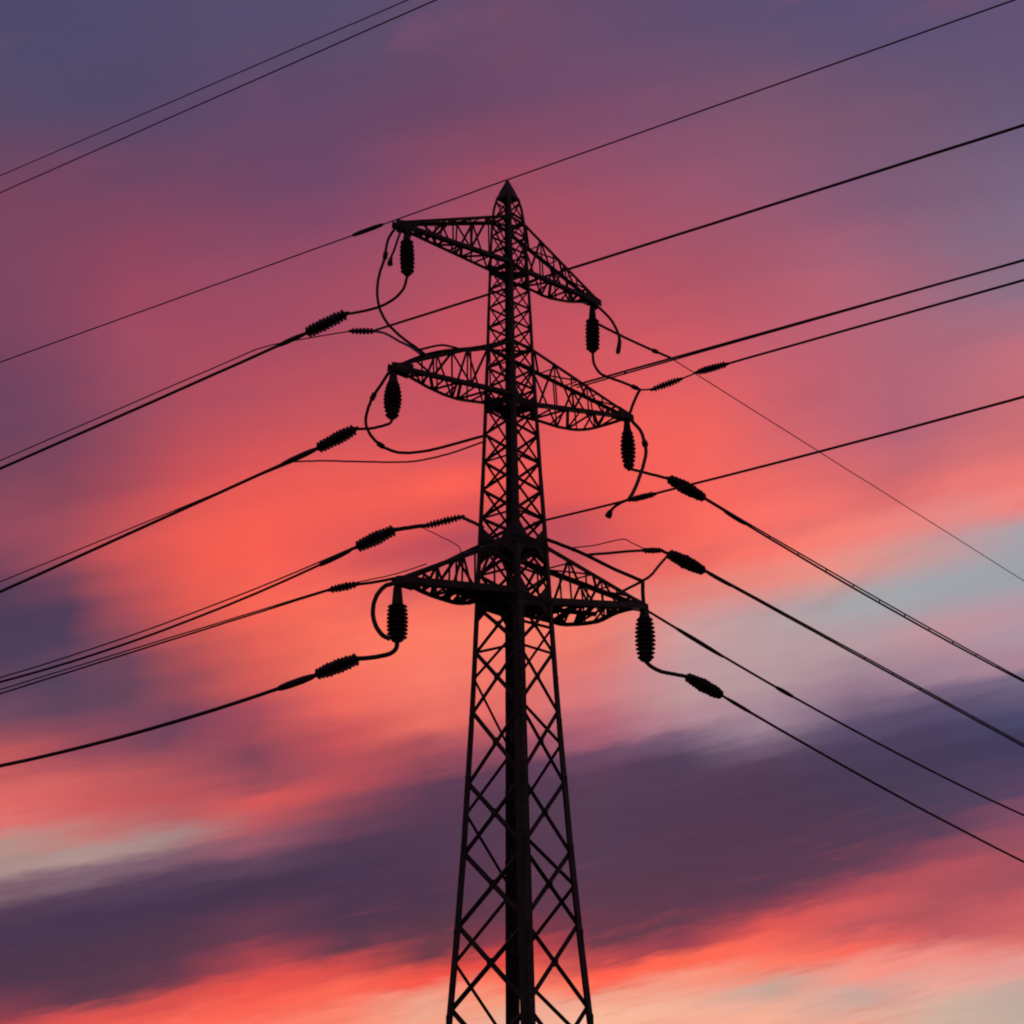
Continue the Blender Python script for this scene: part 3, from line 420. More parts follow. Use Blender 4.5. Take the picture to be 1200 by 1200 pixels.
WIRE = {'earth_left': [(-0.12, 60.07, 37.35), (-1.86, 60.92, 37.17), (-3.61, 61.77, 36.99), (-5.36, 62.62, 36.82), (-7.11, 63.48, 36.64), (-8.86, 64.33, 36.47),
                (-10.6, 65.18, 36.29), (-12.35, 66.03, 36.11), (-14.1, 66.88, 35.94), (-15.85, 67.74, 35.76), (-17.59, 68.59, 35.59), (-19.34, 69.44, 35.41),
                (-21.09, 70.29, 35.23), (-22.84, 71.15, 35.06), (-24.59, 72.0, 34.88), (-26.33, 72.85, 34.71), (-28.08, 73.7, 34.53), (-29.83, 74.56, 34.36),
                (-31.58, 75.41, 34.18), (-33.32, 76.26, 34.0), (-35.07, 77.11, 33.83), (-36.82, 77.97, 33.65), (-38.57, 78.82, 33.48), (-40.32, 79.67, 33.3),
                (-42.06, 80.52, 33.12), (-43.81, 81.38, 32.95), (-45.56, 82.23, 32.77), (-47.31, 83.08, 32.6)],
 'earth_right': [(-0.12, 60.1, 37.36), (1.19, 59.12, 37.28), (2.49, 58.14, 37.2), (3.8, 57.15, 37.11), (5.1, 56.17, 37.03), (6.4, 55.19, 36.95), (7.71, 54.2, 36.87),
                 (9.01, 53.22, 36.78), (10.32, 52.24, 36.7), (11.62, 51.26, 36.62), (12.92, 50.27, 36.53), (14.23, 49.29, 36.45), (15.53, 48.31, 36.37),
                 (16.84, 47.33, 36.29), (18.14, 46.34, 36.2), (19.44, 45.36, 36.12), (20.75, 44.38, 36.04), (22.05, 43.4, 35.96), (23.36, 42.41, 35.87),
                 (24.66, 41.43, 35.79), (25.96, 40.45, 35.71), (27.27, 39.46, 35.62), (28.57, 38.48, 35.54), (29.88, 37.5, 35.46), (31.18, 36.52, 35.38),
                 (32.48, 35.53, 35.29), (33.79, 34.55, 35.21), (35.09, 33.57, 35.13)],
 'over_high': [(-40.07, 74.59, 40.07), (-38.31, 73.11, 39.79), (-36.54, 71.63, 39.5), (-34.77, 70.14, 39.22), (-33.01, 68.66, 38.94), (-31.24, 67.18, 38.66),
               (-29.47, 65.69, 38.38), (-27.7, 64.21, 38.1), (-25.94, 62.73, 37.81), (-24.17, 61.25, 37.53), (-22.4, 59.76, 37.25), (-20.64, 58.28, 36.97),
               (-18.87, 56.8, 36.69), (-17.1, 55.32, 36.41), (-15.33, 53.83, 36.12), (-13.57, 52.35, 35.84), (-11.8, 50.87, 35.56), (-10.03, 49.38, 35.28),
               (-8.27, 47.9, 35.0), (-6.5, 46.42, 34.72), (-4.73, 44.94, 34.43), (-2.96, 43.45, 34.15), (-1.2, 41.97, 33.87), (0.57, 40.49, 33.59), (2.34, 39.0, 33.31),
               (4.1, 37.52, 33.03), (5.87, 36.04, 32.74), (7.64, 34.56, 32.46)],
 'over_low': [(-40.58, 76.22, 39.84), (-38.76, 74.69, 39.59), (-36.93, 73.15, 39.34), (-35.11, 71.62, 39.08), (-33.28, 70.09, 38.83), (-31.46, 68.56, 38.57),
              (-29.63, 67.03, 38.32), (-27.81, 65.5, 38.06), (-25.98, 63.97, 37.81), (-24.16, 62.44, 37.56), (-22.33, 60.91, 37.3), (-20.51, 59.37, 37.05),
              (-18.68, 57.84, 36.79), (-16.86, 56.31, 36.54), (-15.03, 54.78, 36.28), (-13.21, 53.25, 36.03), (-11.38, 51.72, 35.78), (-9.56, 50.19, 35.52),
              (-7.73, 48.66, 35.27), (-5.91, 47.12, 35.01), (-4.09, 45.59, 34.76), (-2.26, 44.06, 34.5), (-0.44, 42.53, 34.25), (1.39, 41.0, 34.0), (3.21, 39.47, 33.74),
              (5.04, 37.94, 33.49), (6.86, 36.41, 33.23), (8.69, 34.87, 32.98)],
 'L1': [(-7.96, 57.94, 29.39), (-9.31, 58.6, 29.1), (-10.65, 59.25, 28.8), (-12.0, 59.91, 28.52), (-13.35, 60.57, 28.23), (-14.69, 61.22, 27.94), (-16.04, 61.88, 27.66),
        (-17.39, 62.54, 27.38), (-18.73, 63.19, 27.1), (-20.08, 63.85, 26.82), (-21.43, 64.51, 26.54), (-22.77, 65.16, 26.26), (-24.12, 65.82, 25.99),
        (-25.47, 66.48, 25.71), (-26.81, 67.14, 25.44), (-28.16, 67.79, 25.17), (-29.51, 68.45, 24.9), (-30.85, 69.11, 24.64), (-32.2, 69.76, 24.37),
        (-33.55, 70.42, 24.11), (-34.89, 71.08, 23.84), (-36.24, 71.73, 23.58), (-37.58, 72.39, 23.32), (-38.93, 73.05, 23.07), (-40.28, 73.7, 22.81),
        (-41.62, 74.36, 22.56), (-42.97, 75.02, 22.3), (-44.32, 75.67, 22.05)],
 'L2': [(-7.34, 57.5, 24.33), (-8.69, 58.16, 23.99), (-10.04, 58.81, 23.65), (-11.38, 59.47, 23.31), (-12.73, 60.13, 22.97), (-14.07, 60.78, 22.63),
        (-15.42, 61.44, 22.29), (-16.76, 62.1, 21.95), (-18.11, 62.75, 21.61), (-19.45, 63.41, 21.27), (-20.8, 64.06, 20.93), (-22.15, 64.72, 20.59),
        (-23.49, 65.38, 20.25), (-24.84, 66.03, 19.91), (-26.18, 66.69, 19.57), (-27.53, 67.35, 19.23), (-28.87, 68.0, 18.89), (-30.22, 68.66, 18.55),
        (-31.57, 69.32, 18.21), (-32.91, 69.97, 17.86), (-34.26, 70.63, 17.52), (-35.6, 71.28, 17.18), (-36.95, 71.94, 16.84), (-38.29, 72.6, 16.5),
        (-39.64, 73.25, 16.16), (-40.99, 73.91, 15.82), (-42.33, 74.57, 15.48), (-43.68, 75.22, 15.14)],
 'L3': [(-6.31, 62.78, 22.07), (-7.76, 63.46, 21.61), (-9.22, 64.14, 21.18), (-10.67, 64.82, 20.78), (-12.12, 65.49, 20.41), (-13.58, 66.17, 20.07),
        (-15.03, 66.85, 19.75), (-16.48, 67.53, 19.46), (-17.94, 68.21, 19.2), (-19.39, 68.88, 18.96), (-20.84, 69.56, 18.76), (-22.3, 70.24, 18.58),
        (-23.75, 70.92, 18.43), (-25.2, 71.59, 18.31), (-26.66, 72.27, 18.21), (-28.11, 72.95, 18.14), (-29.56, 73.63, 18.1), (-31.02, 74.31, 18.09),
        (-32.47, 74.98, 18.1), (-33.92, 75.66, 18.15), (-35.38, 76.34, 18.22), (-36.83, 77.02, 18.32), (-38.28, 77.69, 18.44), (-39.74, 78.37, 18.6),
        (-41.19, 79.05, 18.78), (-42.64, 79.73, 18.99), (-44.1, 80.4, 19.22), (-45.55, 81.08, 19.49)],
 'L3t': [(-6.31, 62.78, 22.12), (-7.77, 63.46, 21.73), (-9.22, 64.14, 21.35), (-10.67, 64.82, 20.99), (-12.13, 65.5, 20.66), (-13.58, 66.17, 20.34),
         (-15.04, 66.85, 20.03), (-16.49, 67.53, 19.75), (-17.94, 68.21, 19.49), (-19.4, 68.89, 19.24), (-20.85, 69.57, 19.01), (-22.31, 70.24, 18.8),
         (-23.76, 70.92, 18.61), (-25.22, 71.6, 18.44), (-26.67, 72.28, 18.28), (-28.12, 72.96, 18.14), (-29.58, 73.63, 18.03), (-31.03, 74.31, 17.93),
         (-32.49, 74.99, 17.85), (-33.94, 75.67, 17.78), (-35.39, 76.35, 17.74), (-36.85, 77.02, 17.71), (-38.3, 77.7, 17.7), (-39.76, 78.38, 17.71),
         (-41.21, 79.06, 17.74), (-42.67, 79.74, 17.79), (-44.12, 80.41, 17.85), (-45.57, 81.09, 17.94)],
 'L4': [(-6.74, 57.57, 18.72), (-8.09, 58.26, 18.53), (-9.44, 58.95, 18.33), (-10.8, 59.64, 18.14), (-12.15, 60.33, 17.94), (-13.5, 61.02, 17.75), (-14.86, 61.71, 17.55),
        (-16.21, 62.4, 17.36), (-17.56, 63.09, 17.16), (-18.92, 63.78, 16.97), (-20.27, 64.47, 16.77), (-21.62, 65.16, 16.58), (-22.98, 65.85, 16.38),
        (-24.33, 66.54, 16.19), (-25.69, 67.23, 15.99), (-27.04, 67.91, 15.8), (-28.39, 68.6, 15.6), (-29.75, 69.29, 15.41), (-31.1, 69.98, 15.21),
        (-32.45, 70.67, 15.02), (-33.81, 71.36, 14.82), (-35.16, 72.05, 14.63), (-36.51, 72.74, 14.43), (-37.87, 73.43, 14.24), (-39.22, 74.12, 14.04),
        (-40.57, 74.81, 13.85), (-41.93, 75.5, 13.65), (-43.28, 76.19, 13.46)],
 'L4t': [(-6.34, 57.37, 18.82), (-7.71, 58.06, 18.64), (-9.08, 58.76, 18.45), (-10.44, 59.46, 18.27), (-11.81, 60.16, 18.08), (-13.18, 60.85, 17.9),
         (-14.55, 61.55, 17.71), (-15.92, 62.25, 17.53), (-17.29, 62.95, 17.34), (-18.66, 63.64, 17.16), (-20.03, 64.34, 16.97), (-21.39, 65.04, 16.79),
         (-22.76, 65.74, 16.6), (-24.13, 66.43, 16.42), (-25.5, 67.13, 16.24), (-26.87, 67.83, 16.05), (-28.24, 68.53, 15.87), (-29.61, 69.22, 15.68),
         (-30.97, 69.92, 15.5), (-32.34, 70.62, 15.31), (-33.71, 71.31, 15.13), (-35.08, 72.01, 14.94), (-36.45, 72.71, 14.76), (-37.82, 73.41, 14.57),
         (-39.19, 74.1, 14.39), (-40.56, 74.8, 14.2), (-41.92, 75.5, 14.02), (-43.29, 76.2, 13.83)],
 'L5': [(-7.2, 57.68, 15.52), (-8.53, 58.3, 15.23), (-9.86, 58.92, 14.96), (-11.19, 59.54, 14.71), (-12.52, 60.15, 14.48), (-13.85, 60.77, 14.27), (-15.18, 61.39, 14.08),
        (-16.51, 62.01, 13.91), (-17.83, 62.63, 13.76), (-19.16, 63.25, 13.62), (-20.49, 63.87, 13.51), (-21.82, 64.49, 13.41), (-23.15, 65.11, 13.34),
        (-24.48, 65.73, 13.28), (-25.81, 66.35, 13.25), (-27.14, 66.97, 13.23), (-28.47, 67.59, 13.23), (-29.79, 68.21, 13.26), (-31.12, 68.83, 13.3),
        (-32.45, 69.45, 13.36), (-33.78, 70.07, 13.44), (-35.11, 70.69, 13.54), (-36.44, 71.31, 13.66), (-37.77, 71.93, 13.8), (-39.1, 72.55, 13.96),
        (-40.42, 73.17, 14.13), (-41.75, 73.79, 14.33), (-43.08, 74.41, 14.55)],
 'R1': [(-6.12, 67.22, 33.92), (-4.69, 66.15, 33.85), (-3.26, 65.07, 33.77), (-1.84, 64.0, 33.7), (-0.41, 62.92, 33.63), (1.02, 61.85, 33.55), (2.44, 60.77, 33.48),
        (3.87, 59.7, 33.4), (5.3, 58.62, 33.33), (6.72, 57.55, 33.26), (8.15, 56.47, 33.18), (9.58, 55.39, 33.11), (11.01, 54.32, 33.04), (12.43, 53.24, 32.96),
        (13.86, 52.17, 32.89), (15.29, 51.09, 32.82), (16.71, 50.02, 32.74), (18.14, 48.94, 32.67), (19.57, 47.87, 32.59), (20.99, 46.79, 32.52), (22.42, 45.72, 32.45),
        (23.85, 44.64, 32.37), (25.27, 43.57, 32.3), (26.7, 42.49, 32.23), (28.13, 41.42, 32.15), (29.55, 40.34, 32.08), (30.98, 39.27, 32.01), (32.41, 38.19, 31.93)],
 'L1b': [(-12.1, 70.46, 34.56), (-13.45, 71.12, 34.28), (-14.8, 71.78, 34.01), (-16.16, 72.43, 33.74), (-17.51, 73.09, 33.47), (-18.86, 73.75, 33.19),
         (-20.21, 74.41, 32.92), (-21.56, 75.07, 32.65), (-22.92, 75.73, 32.38), (-24.27, 76.39, 32.1), (-25.62, 77.05, 31.83), (-26.97, 77.71, 31.56),
         (-28.32, 78.37, 31.29), (-29.67, 79.03, 31.01), (-31.03, 79.69, 30.74), (-32.38, 80.35, 30.47), (-33.73, 81.01, 30.2), (-35.08, 81.67, 29.92),
         (-36.43, 82.32, 29.65), (-37.79, 82.98, 29.38), (-39.14, 83.64, 29.11), (-40.49, 84.3, 28.83), (-41.84, 84.96, 28.56), (-43.19, 85.62, 28.29),
         (-44.54, 86.28, 28.02), (-45.9, 86.94, 27.74), (-47.25, 87.6, 27.47), (-48.6, 88.26, 27.2)],
 'L2b': [(-10.0, 69.55, 28.44), (-11.38, 70.59, 28.32), (-12.76, 71.63, 28.19), (-14.14, 72.67, 28.07), (-15.52, 73.71, 27.94), (-16.9, 74.75, 27.81),
         (-18.28, 75.79, 27.69), (-19.66, 76.83, 27.56), (-21.04, 77.87, 27.44), (-22.42, 78.91, 27.31), (-23.8, 79.95, 27.18), (-25.18, 80.99, 27.06),
         (-26.56, 82.03, 26.93), (-27.94, 83.07, 26.81), (-29.32, 84.11, 26.68), (-30.7, 85.15, 26.55), (-32.08, 86.19, 26.43), (-33.46, 87.23, 26.3),
         (-34.84, 88.27, 26.18), (-36.22, 89.31, 26.05), (-37.6, 90.35, 25.93), (-38.98, 91.39, 25.8), (-40.36, 92.43, 25.67), (-41.74, 93.47, 25.55),
         (-43.12, 94.51, 25.42), (-44.5, 95.55, 25.3), (-45.88, 96.59, 25.17), (-47.26, 97.63, 25.04)],
 'R2': [(2.66, 62.57, 28.98), (3.76, 61.74, 28.94), (4.87, 60.9, 28.9), (5.97, 60.07, 28.86), (7.08, 59.24, 28.82), (8.18, 58.41, 28.78), (9.28, 57.58, 28.74),
        (10.39, 56.74, 28.7), (11.49, 55.91, 28.66), (12.6, 55.08, 28.62), (13.7, 54.25, 28.58), (14.81, 53.41, 28.54), (15.91, 52.58, 28.5), (17.02, 51.75, 28.46),
        (18.12, 50.92, 28.42), (19.22, 50.09, 28.38), (20.33, 49.25, 28.34), (21.43, 48.42, 28.3), (22.54, 47.59, 28.26), (23.64, 46.76, 28.22), (24.75, 45.92, 28.19),
        (25.85, 45.09, 28.15), (26.95, 44.26, 28.11), (28.06, 43.43, 28.07), (29.16, 42.6, 28.03), (30.27, 41.76, 27.99), (31.37, 40.93, 27.95), (32.48, 40.1, 27.91)],
 'R2t': [(2.8, 62.47, 28.85), (3.89, 61.64, 28.82), (4.99, 60.81, 28.79), (6.09, 59.98, 28.76), (7.19, 59.15, 28.73), (8.29, 58.32, 28.7), (9.39, 57.5, 28.67),
         (10.49, 56.67, 28.64), (11.59, 55.84, 28.61), (12.69, 55.01, 28.58), (13.79, 54.18, 28.55), (14.89, 53.35, 28.52), (15.99, 52.53, 28.49), (17.09, 51.7, 28.47),
         (18.18, 50.87, 28.44), (19.28, 50.04, 28.41), (20.38, 49.21, 28.38), (21.48, 48.38, 28.35), (22.58, 47.56, 28.32), (23.68, 46.73, 28.29), (24.78, 45.9, 28.26),
         (25.88, 45.07, 28.23), (26.98, 44.24, 28.2), (28.08, 43.41, 28.17), (29.18, 42.59, 28.14), (30.28, 41.76, 28.11), (31.37, 40.93, 28.08), (32.47, 40.1, 28.05)],
 'R3': [(8.96, 61.69, 29.45), (9.88, 61.02, 29.45), (10.8, 60.36, 29.44), (11.72, 59.69, 29.43), (12.63, 59.02, 29.42), (13.55, 58.35, 29.41), (14.47, 57.69, 29.4),
        (15.39, 57.02, 29.39), (16.31, 56.35, 29.38), (17.22, 55.69, 29.37), (18.14, 55.02, 29.36), (19.06, 54.35, 29.35), (19.98, 53.69, 29.34), (20.9, 53.02, 29.33),
        (21.81, 52.35, 29.32), (22.73, 51.68, 29.31), (23.65, 51.02, 29.3), (24.57, 50.35, 29.29), (25.49, 49.68, 29.28), (26.4, 49.02, 29.27), (27.32, 48.35, 29.26),
        (28.24, 47.68, 29.25), (29.16, 47.02, 29.24), (30.08, 46.35, 29.23), (30.99, 45.68, 29.22), (31.91, 45.01, 29.21), (32.83, 44.35, 29.21), (33.75, 43.68, 29.2)],
 'R4': [(0.86, 62.17, 22.77), (1.99, 61.31, 22.75), (3.13, 60.46, 22.73), (4.26, 59.6, 22.72), (5.4, 58.74, 22.7), (6.53, 57.89, 22.7), (7.67, 57.03, 22.69),
        (8.8, 56.18, 22.69), (9.94, 55.32, 22.69), (11.08, 54.47, 22.7), (12.21, 53.61, 22.71), (13.35, 52.76, 22.72), (14.48, 51.9, 22.74), (15.62, 51.04, 22.76),
        (16.75, 50.19, 22.78), (17.89, 49.33, 22.81), (19.02, 48.48, 22.84), (20.16, 47.62, 22.88), (21.29, 46.77, 22.92), (22.43, 45.91, 22.96), (23.56, 45.06, 23.0),
        (24.7, 44.2, 23.05), (25.84, 43.34, 23.11), (26.97, 42.49, 23.16), (28.11, 41.63, 23.22), (29.24, 40.78, 23.28), (30.38, 39.92, 23.35), (31.51, 39.07, 23.42)],
 'D0': [(7.31, 67.6, 32.51), (8.81, 69.39, 32.37), (10.31, 71.18, 32.23), (11.81, 72.97, 32.09), (13.31, 74.76, 31.96), (14.81, 76.54, 31.82), (16.31, 78.33, 31.68),
        (17.81, 80.12, 31.54), (19.32, 81.91, 31.41), (20.82, 83.7, 31.27), (22.32, 85.49, 31.13), (23.82, 87.27, 30.99), (25.32, 89.06, 30.86), (26.82, 90.85, 30.72),
        (28.32, 92.64, 30.58), (29.82, 94.43, 30.44), (31.32, 96.22, 30.31), (32.82, 98.0, 30.17), (34.32, 99.79, 30.03), (35.82, 101.58, 29.89), (37.32, 103.37, 29.76),
        (38.82, 105.16, 29.62), (40.32, 106.95, 29.48), (41.83, 108.74, 29.35), (43.33, 110.52, 29.21), (44.83, 112.31, 29.07), (46.33, 114.1, 28.93),
        (47.83, 115.89, 28.8)],
 'D1': [(8.54, 67.91, 25.77), (9.92, 69.23, 25.4), (11.29, 70.56, 25.04), (12.67, 71.89, 24.7), (14.04, 73.22, 24.36), (15.42, 74.55, 24.03), (16.79, 75.87, 23.71),
        (18.17, 77.2, 23.4), (19.55, 78.53, 23.1), (20.92, 79.86, 22.81), (22.3, 81.19, 22.52), (23.67, 82.51, 22.25), (25.05, 83.84, 21.98), (26.42, 85.17, 21.73),
        (27.8, 86.5, 21.48), (29.17, 87.83, 21.25), (30.55, 89.15, 21.02), (31.92, 90.48, 20.8), (33.3, 91.81, 20.59), (34.67, 93.14, 20.39), (36.05, 94.47, 20.2),
        (37.42, 95.79, 20.02), (38.8, 97.12, 19.85), (40.17, 98.45, 19.68), (41.55, 99.78, 19.53), (42.92, 101.11, 19.38), (44.3, 102.43, 19.25),
        (45.67, 103.76, 19.12)],
 'D1t': [(8.55, 67.91, 25.83), (9.92, 69.24, 25.49), (11.3, 70.57, 25.16), (12.67, 71.89, 24.84), (14.05, 73.22, 24.52), (15.43, 74.55, 24.2), (16.8, 75.88, 23.89),
         (18.18, 77.21, 23.58), (19.55, 78.54, 23.28), (20.93, 79.87, 22.98), (22.3, 81.19, 22.69), (23.68, 82.52, 22.4), (25.06, 83.85, 22.12), (26.43, 85.18, 21.84),
         (27.81, 86.51, 21.57), (29.18, 87.84, 21.3), (30.56, 89.16, 21.04), (31.93, 90.49, 20.78), (33.31, 91.82, 20.52), (34.68, 93.15, 20.28), (36.06, 94.48, 20.03),
         (37.44, 95.81, 19.79), (38.81, 97.14, 19.56), (40.19, 98.46, 19.33), (41.56, 99.79, 19.1), (42.94, 101.12, 18.88), (44.31, 102.45, 18.67),
         (45.69, 103.78, 18.46)],
 'D2': [(8.48, 68.82, 22.68), (9.85, 70.15, 22.35), (11.22, 71.47, 22.02), (12.59, 72.8, 21.68), (13.97, 74.12, 21.35), (15.34, 75.45, 21.02), (16.71, 76.77, 20.69),
        (18.08, 78.1, 20.36), (19.45, 79.42, 20.03), (20.82, 80.75, 19.71), (22.2, 82.07, 19.38), (23.57, 83.39, 19.05), (24.94, 84.72, 18.72), (26.31, 86.04, 18.4),
        (27.68, 87.37, 18.07), (29.06, 88.69, 17.74), (30.43, 90.02, 17.42), (31.8, 91.34, 17.1), (33.17, 92.67, 16.77), (34.54, 93.99, 16.45), (35.91, 95.32, 16.12),
        (37.29, 96.64, 15.8), (38.66, 97.97, 15.48), (40.03, 99.29, 15.16), (41.4, 100.62, 14.84), (42.77, 101.94, 14.51), (44.15, 103.27, 14.19),
        (45.52, 104.59, 13.87)],
 'D2t': [(8.48, 68.83, 22.76), (9.85, 70.15, 22.43), (11.23, 71.48, 22.11), (12.6, 72.8, 21.78), (13.97, 74.13, 21.46), (15.34, 75.45, 21.13), (16.72, 76.78, 20.81),
         (18.09, 78.1, 20.48), (19.46, 79.43, 20.15), (20.83, 80.75, 19.83), (22.2, 82.08, 19.5), (23.58, 83.4, 19.18), (24.95, 84.73, 18.85), (26.32, 86.05, 18.53),
         (27.69, 87.38, 18.2), (29.07, 88.7, 17.87), (30.44, 90.03, 17.55), (31.81, 91.35, 17.22), (33.18, 92.68, 16.9), (34.56, 94.0, 16.57), (35.93, 95.33, 16.25),
         (37.3, 96.66, 15.92), (38.67, 97.98, 15.59), (40.04, 99.31, 15.27), (41.42, 100.63, 14.94), (42.79, 101.96, 14.62), (44.16, 103.28, 14.29),
         (45.53, 104.61, 13.96)],
 'D3': [(5.47, 64.92, 19.85), (6.91, 66.36, 19.38), (8.36, 67.81, 18.92), (9.8, 69.25, 18.47), (11.24, 70.7, 18.04), (12.69, 72.14, 17.62), (14.13, 73.58, 17.22),
        (15.58, 75.03, 16.83), (17.02, 76.47, 16.45), (18.47, 77.92, 16.09), (19.91, 79.36, 15.74), (21.36, 80.81, 15.4), (22.8, 82.25, 15.08), (24.24, 83.7, 14.77),
        (25.69, 85.14, 14.48), (27.13, 86.59, 14.2), (28.58, 88.03, 13.93), (30.02, 89.47, 13.68), (31.47, 90.92, 13.44), (32.91, 92.36, 13.22), (34.36, 93.81, 13.01),
        (35.8, 95.25, 12.81), (37.25, 96.7, 12.63), (38.69, 98.14, 12.46), (40.13, 99.59, 12.31), (41.58, 101.03, 12.17), (43.02, 102.48, 12.04),
        (44.47, 103.92, 11.93)],
 'D4': [(8.89, 68.34, 16.93), (10.19, 69.65, 16.5), (11.5, 70.95, 16.07), (12.8, 72.25, 15.66), (14.1, 73.55, 15.25), (15.4, 74.86, 14.85), (16.71, 76.16, 14.45),
        (18.01, 77.46, 14.07), (19.31, 78.76, 13.69), (20.61, 80.07, 13.33), (21.92, 81.37, 12.97), (23.22, 82.67, 12.62), (24.52, 83.97, 12.27), (25.82, 85.28, 11.94),
        (27.13, 86.58, 11.61), (28.43, 87.88, 11.29), (29.73, 89.18, 10.98), (31.04, 90.49, 10.68), (32.34, 91.79, 10.39), (33.64, 93.09, 10.1), (34.94, 94.39, 9.83),
        (36.25, 95.7, 9.56), (37.55, 97.0, 9.3), (38.85, 98.3, 9.04), (40.15, 99.6, 8.8), (41.46, 100.91, 8.56), (42.76, 102.21, 8.34), (44.06, 103.51, 8.12)]}
INSULATOR = {'hang_TL': ((-3.95, 56.14, 32.79), (-3.9, 56.14, 30.9), 0.275),
 'hang_ML': ((-4.4, 56.05, 26.79), (-4.43, 56.05, 24.88), 0.327),
 'hang_BL': ((-4.18, 56.25, 18.52), (-4.17, 56.25, 16.32), 0.368),
 'hang_TR': ((3.61, 63.37, 33.09), (3.56, 63.37, 30.86), 0.294),
 'hang_MR': ((4.99, 64.53, 28.16), (5.0, 64.53, 25.93), 0.31),
 'hang_BR': ((5.42, 64.8, 19.82), (5.4, 64.8, 17.58), 0.404),
 'str_L1': ((-6.38, 57.17, 29.8), (-7.96, 57.94, 29.39), 0.288),
 'str_L2': ((-5.89, 56.79, 24.79), (-7.34, 57.5, 24.33), 0.285),
 'str_L3': ((-4.77, 62.06, 22.53), (-6.31, 62.78, 22.07), 0.318),
 'str_L3u': ((-2.03, 60.79, 22.6), (-3.42, 61.44, 22.48), 0.17),
 'str_L4': ((-5.77, 57.08, 18.76), (-6.74, 57.57, 18.72), 0.173),
 'str_L5': ((-5.65, 56.95, 15.92), (-7.2, 57.68, 15.54), 0.291),
 'str_L1b': ((-6.23, 67.59, 34.05), (-7.3, 68.12, 34.32), 0.177),
 'str_R3a': ((6.13, 63.74, 29.28), (7.16, 63.0, 29.37), 0.163),
 'str_R3b': ((7.91, 62.46, 29.47), (8.96, 61.69, 29.45), 0.178),
 'str_R4': ((4.65, 59.31, 22.7), (5.43, 58.72, 22.69), 0.148),
 'str_D1': ((6.86, 66.28, 26.12), (8.54, 67.91, 25.79), 0.316),
 'str_D2': ((6.8, 67.2, 22.98), (8.43, 68.78, 22.67), 0.337),
 'str_D2u': ((5.63, 66.08, 22.79), (6.4, 66.81, 23.02), 0.147),
 'str_D4': ((7.25, 66.71, 17.39), (8.85, 68.3, 16.94), 0.319)}
